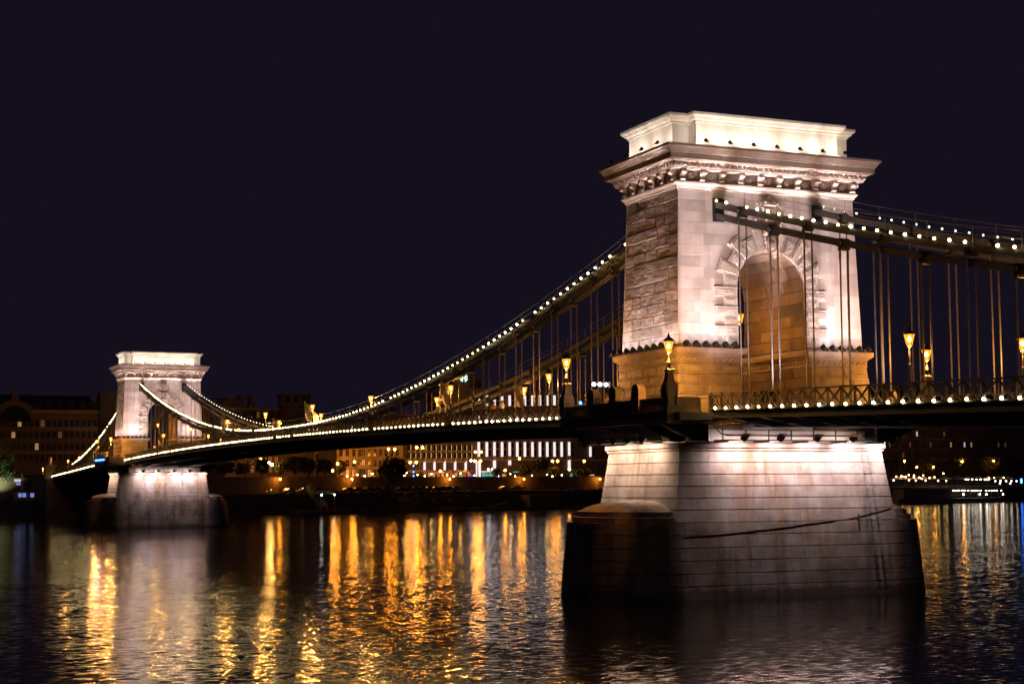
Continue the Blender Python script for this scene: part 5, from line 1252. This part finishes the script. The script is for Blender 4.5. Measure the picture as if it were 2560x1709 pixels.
# ---------------------------------------------------------------- small things on the bridge
cloth = plain('banner_cloth', (.34, .30, .26), .85); redc = plain('banner_red', (.5, .03, .03), .8)
def banner(x, y, z, label, emblem=False, tilt=.16):
    e = empty('banner', (x, y, z), label=label, cat='banner', group='white banners on the lamp posts')
    m = MB(); nu, nv = 5, 10; vs = []; fs = []
    for j in range(nv+1):
        for i in range(nu+1):
            u = i/nu; v = j/nv; top = -.75*(1-u); zz = top-(1.95+.1*u)*v
            if v == 0: zz = top
            vs.append((.05*math.sin(v*5+u*3), -.15-u*.78+v*tilt, zz))
    k = len(vs); vs += [(p[0]+.02, p[1], p[2]) for p in vs]
    for j in range(nv):
        for i in range(nu): a = j*(nu+1)+i; fs += [(a, a+1, a+nu+2, a+nu+1), (k+a, k+a+nu+1, k+a+nu+2, k+a+1)]
    m.add(vs, fs); m.build('cloth', cloth, e, smooth=True)
    m = MB(); m.cyl((0, 0, -.85), (0, -1.0, .12), .03, n=6); m.build('staff', M['rod'], e)
    if emblem: m = MB(); m.lathe([(.14, -.01), (.14, .01)], n=10); o = m.build('red_emblem', redc, e, loc=(.09, -.5, -1.25)); o.rotation_euler.y = math.pi/2
WHERE = {-45.1: 'second', -68.6: 'third', -90.4: 'fourth', -112.0: 'fifth', -133.0: 'sixth', -157.0: 'seventh', -178.4: 'eighth'}
for x, y in ((-45.1, -3.85), (-45.7, 3.85), (-90.4, -3.85), (-113.0, 3.85), (-133.6, 3.85), (-133.0, -3.85), (-157.6, 3.85), (-178.4, -3.85)):
    k = min(WHERE, key=lambda q: abs(q-x))
    banner(x, y-.1, zb(x)+4.2, 'white slanted banner on the %s lantern from the large tower, %s row' % (WHERE[k], 'near' if y < 0 else 'far'), abs(x+133.6) < 1)
# three bright white spots facing out from the left end of the balcony
e = empty('spotlight_stand', (-5.6, -7.95, 11.56), label='stand with three glaring white spots on the left balcony', cat='floodlight')
m = MB(); m.cyl((0, 0, 0), (0, 0, 2.5), .04, n=6); m.bar((-1.05, 0, 2.55), (1.05, 0, 2.55), .06)
for a in range(3): m.bar((0, 0, .5), (.5*math.cos(a*2.1), .5*math.sin(a*2.1), 0), .03)
m.build('tripod', M['black'], e)
for i, x in enumerate((-.95, 0, .95)):
    m = MB(); m.sphere((0, 0, 0), .13, 8, 6); m.build('spot_lens', M['white_star'], e, smooth=True, loc=(x, -.1, 2.62-.07*i)); m = MB(); m.lathe([(.2, .1), (.2, .16), (.08, .3)], n=8); o = m.build('spot_housing', M['black'], e, loc=(x, .02, 2.62-.07*i)); o.rotation_euler.x = -math.pi/2
m = MB(); m.sphere((0, 0, 0), .11, 8, 6); m.cyl((0, 0, -.2), (0, 0, -.1), .12, n=8, mi=1)
tag(m.build('blue_lamp', [M['blue'], M['black']], loc=(-5.2, -9.75, 12.77)), 'single blue lamp on the left end of the large tower balcony parapet', 'lamp', 'blue lights')
for i in range(5):
    m = MB(); m.sphere((0, 0, 0), .16, 8, 5); tag(m.build('blue_lamp', M['blue'], loc=(-SPAN-6.2+i*2.1, -10.12, 12.15)), '%s from left in the row of blue lamps under the small tower balcony parapet' % ORD[i], 'lamp', 'blue lights')
# leafy tuft growing from the balcony wall
rp = random.Random(2); e = empty('wall_plant', (-4.6, -9.9, 11.75), label='tuft of weeds growing on the ledge below the left balcony', cat='plant'); m = MB()
for i in range(70):
    p = Vector((rp.uniform(-.9, .9), -.1-rp.uniform(0, .15), rp.uniform(0, .15))); d = Vector((rp.gauss(.3, .5), -.2, rp.uniform(.2, .8))).normalized()*rp.uniform(.2, .55); n = Vector((.03, .02, 0)); m.add([p-n, p+n, p+d], [(0, 1, 2)])
m.build('leaves', M['leaf'], e, fix=False)
# people
skin = plain('skin', (.48, .30, .22), .6, 0, .05)
def person(pos, face, label, shirt, legs, hair, pose='stand'):
    e = empty('person', pos, face, label, 'person', 'people on the bridge')
    def skinned(name, verts, edges, rad, mat, root=0):
        me = bpy.data.meshes.new(name); me.from_pydata(verts, edges, []); me.materials.append(mat); o = put(name, me, e)
        md = o.modifiers.new('s', 'SKIN'); 
        for v, r_ in zip(me.skin_vertices[0].data, rad): v.radius = (r_[0], r_[1]) if isinstance(r_, tuple) else (r_, r_)
        me.skin_vertices[0].data[root].use_root = True
        sd = o.modifiers.new('d', 'SUBSURF'); sd.levels = 1; sd.render_levels = 1; me.polygons.foreach_set('use_smooth', [True]*len(me.polygons)); return o
    V = [(0, 0, .95), (0, 0, 1.15), (0, .01, 1.36), (0, 0, 1.48), (0, .02, 1.58), (0, .03, 1.70), (-.19, 0, 1.40), (.19, 0, 1.40), (-.24, .04, 1.12), (.24, .04, 1.12), (-.2, .28, 1.04), (.2, .28, 1.04), (-.12, .36, 1.06), (.12, .36, 1.06), (-.1, 0, .9), (.1, 0, .9), (-.11, .02, .48), (.11, .02, .48), (-.11, 0, .06), (.11, 0, .06), (-.12, .16, .04), (.12, .16, .04)]
    E_ = [(0, 1), (1, 2), (2, 3), (3, 4), (4, 5), (2, 6), (2, 7), (6, 8), (7, 9), (8, 10), (9, 11), (10, 12), (11, 13), (0, 14), (0, 15), (14, 16), (15, 17), (16, 18), (17, 19), (18, 20), (19, 21)]
    Rr = [(.15, .11), (.14, .1), (.17, .11), .055, .085, .075, .06, .06, .048, .048, .04, .04, .03, .03, .085, .085, .06, .06, .045, .045, .035, .035]
    skinned('body', V, E_, Rr, skin)
    skinned('shirt', [V[0], V[1], V[2], (0, 0, 1.42), V[6], V[7], (-.225, .02, 1.22), (.225, .02, 1.22)], [(0, 1), (1, 2), (2, 3), (2, 4), (2, 5), (4, 6), (5, 7)], [(.17, .13), (.165, .12), (.195, .13), .09, .08, .08, .065, .065], shirt)
    skinned('trousers', [V[0], V[14], V[15], V[16], V[17], (-.11, 0, .12), (.11, 0, .12)], [(0, 1), (0, 2), (1, 3), (2, 4), (3, 5), (4, 6)], [(.165, .125), .1, .1, .075, .075, .06, .06], legs)
    m = MB(); m.sphere((0, -.01, 1.69), .108, 10, 7, 1.05); m.build('hair', hair, e, smooth=True)
    return e
wh = plain('white_shirt', (.68, .56, .48), .8); dk = plain('dark_cloth', (.05, .045, .05), .8); bl_ = plain('blue_denim', (.05, .07, .12), .8); rd_ = plain('rust_shirt', (.35, .12, .08), .8); hb = plain('brown_hair', (.05, .03, .02), .7)
person((-2.5, -9.05, 11.56), math.pi, 'person in a pale shirt leaning at the balcony parapet, seen from behind', wh, dk, hb)
person((-5.9, -9.0, 11.56), math.pi*.8, 'person in dark clothes at the left end of the balcony', dk, bl_, hb)
p = on_plane(1255, 1012, 1, -6.4); person((p.x, -6.4, zb(p.x)-.05), 1.8, 'person in a white shirt on the footway left of the large tower', wh, dk, hb)
p = on_plane(1246, 1016, 1, -6.2); person((p.x-1, -6.2, zb(p.x)-.05), -1.2, 'person in a rust shirt beside the white-shirted walker', rd_, bl_, hb)
# sagging cable along the broad pier face, with a short drop
def onf(px, py, out=.02):
    p = on_plane(1380+px/2.3796, 1050+py/2.3796, 0, 5.7); z = p.z; x = (phd(z) if z > 4.76 else 5.62+(4.75-z)*.09)+out; p = on_plane(1380+px/2.3796, 1050+py/2.3796, 0, x); return tuple(p)
cb = empty('mooring_cable', onf(700, 690), label='dark cable sagging across the front of the large pier', cat='cable'); o0 = cb.location.copy()
pts = [Vector(onf(x, y))-o0 for x, y in ((790, 690), (940, 683), (1060, 672), (1180, 658), (1300, 642), (1420, 628), (1540, 612), (1660, 598), (1760, 584), (1820, 572), (1900, 552), (2014, 520))]
m = MB(); m.tube(pts, .016, 6); m.build('rope', M['black'], cb); m = MB(); m.tube([Vector(onf(1822, 560))-o0, Vector(onf(1824, 600))-o0, Vector(onf(1830, 650))-o0], .05, 6); m.build('drop_end', M['black'], cb)
# pipes and cable slung under the deck in front of the pier
for i, (pts, lab) in enumerate(((((7.2, -6.6, 10.9), (7.0, -5.9, 10.35), (6.9, -5.4, 10.22), (6.8, 0, 10.2), (6.8, 8.2, 10.25)), 'thin pipe slung under the deck along the front catwalk'), (((8.0, -7.3, 11.0), (9.5, -7.2, 10.8), (14, -7.1, 10.85), (20, -7.1, 10.7)), 'thin pipe running along the underside of the deck edge right'))):
    m = MB(); m.tube([Vector(p)-Vector(pts[0]) for p in pts], .035, 5); tag(m.build('service_pipe', M['rod'], loc=pts[0]), lab, 'pipe')
for y, nm in ((3.3, 'left'), (4.1, 'right')):
    pass
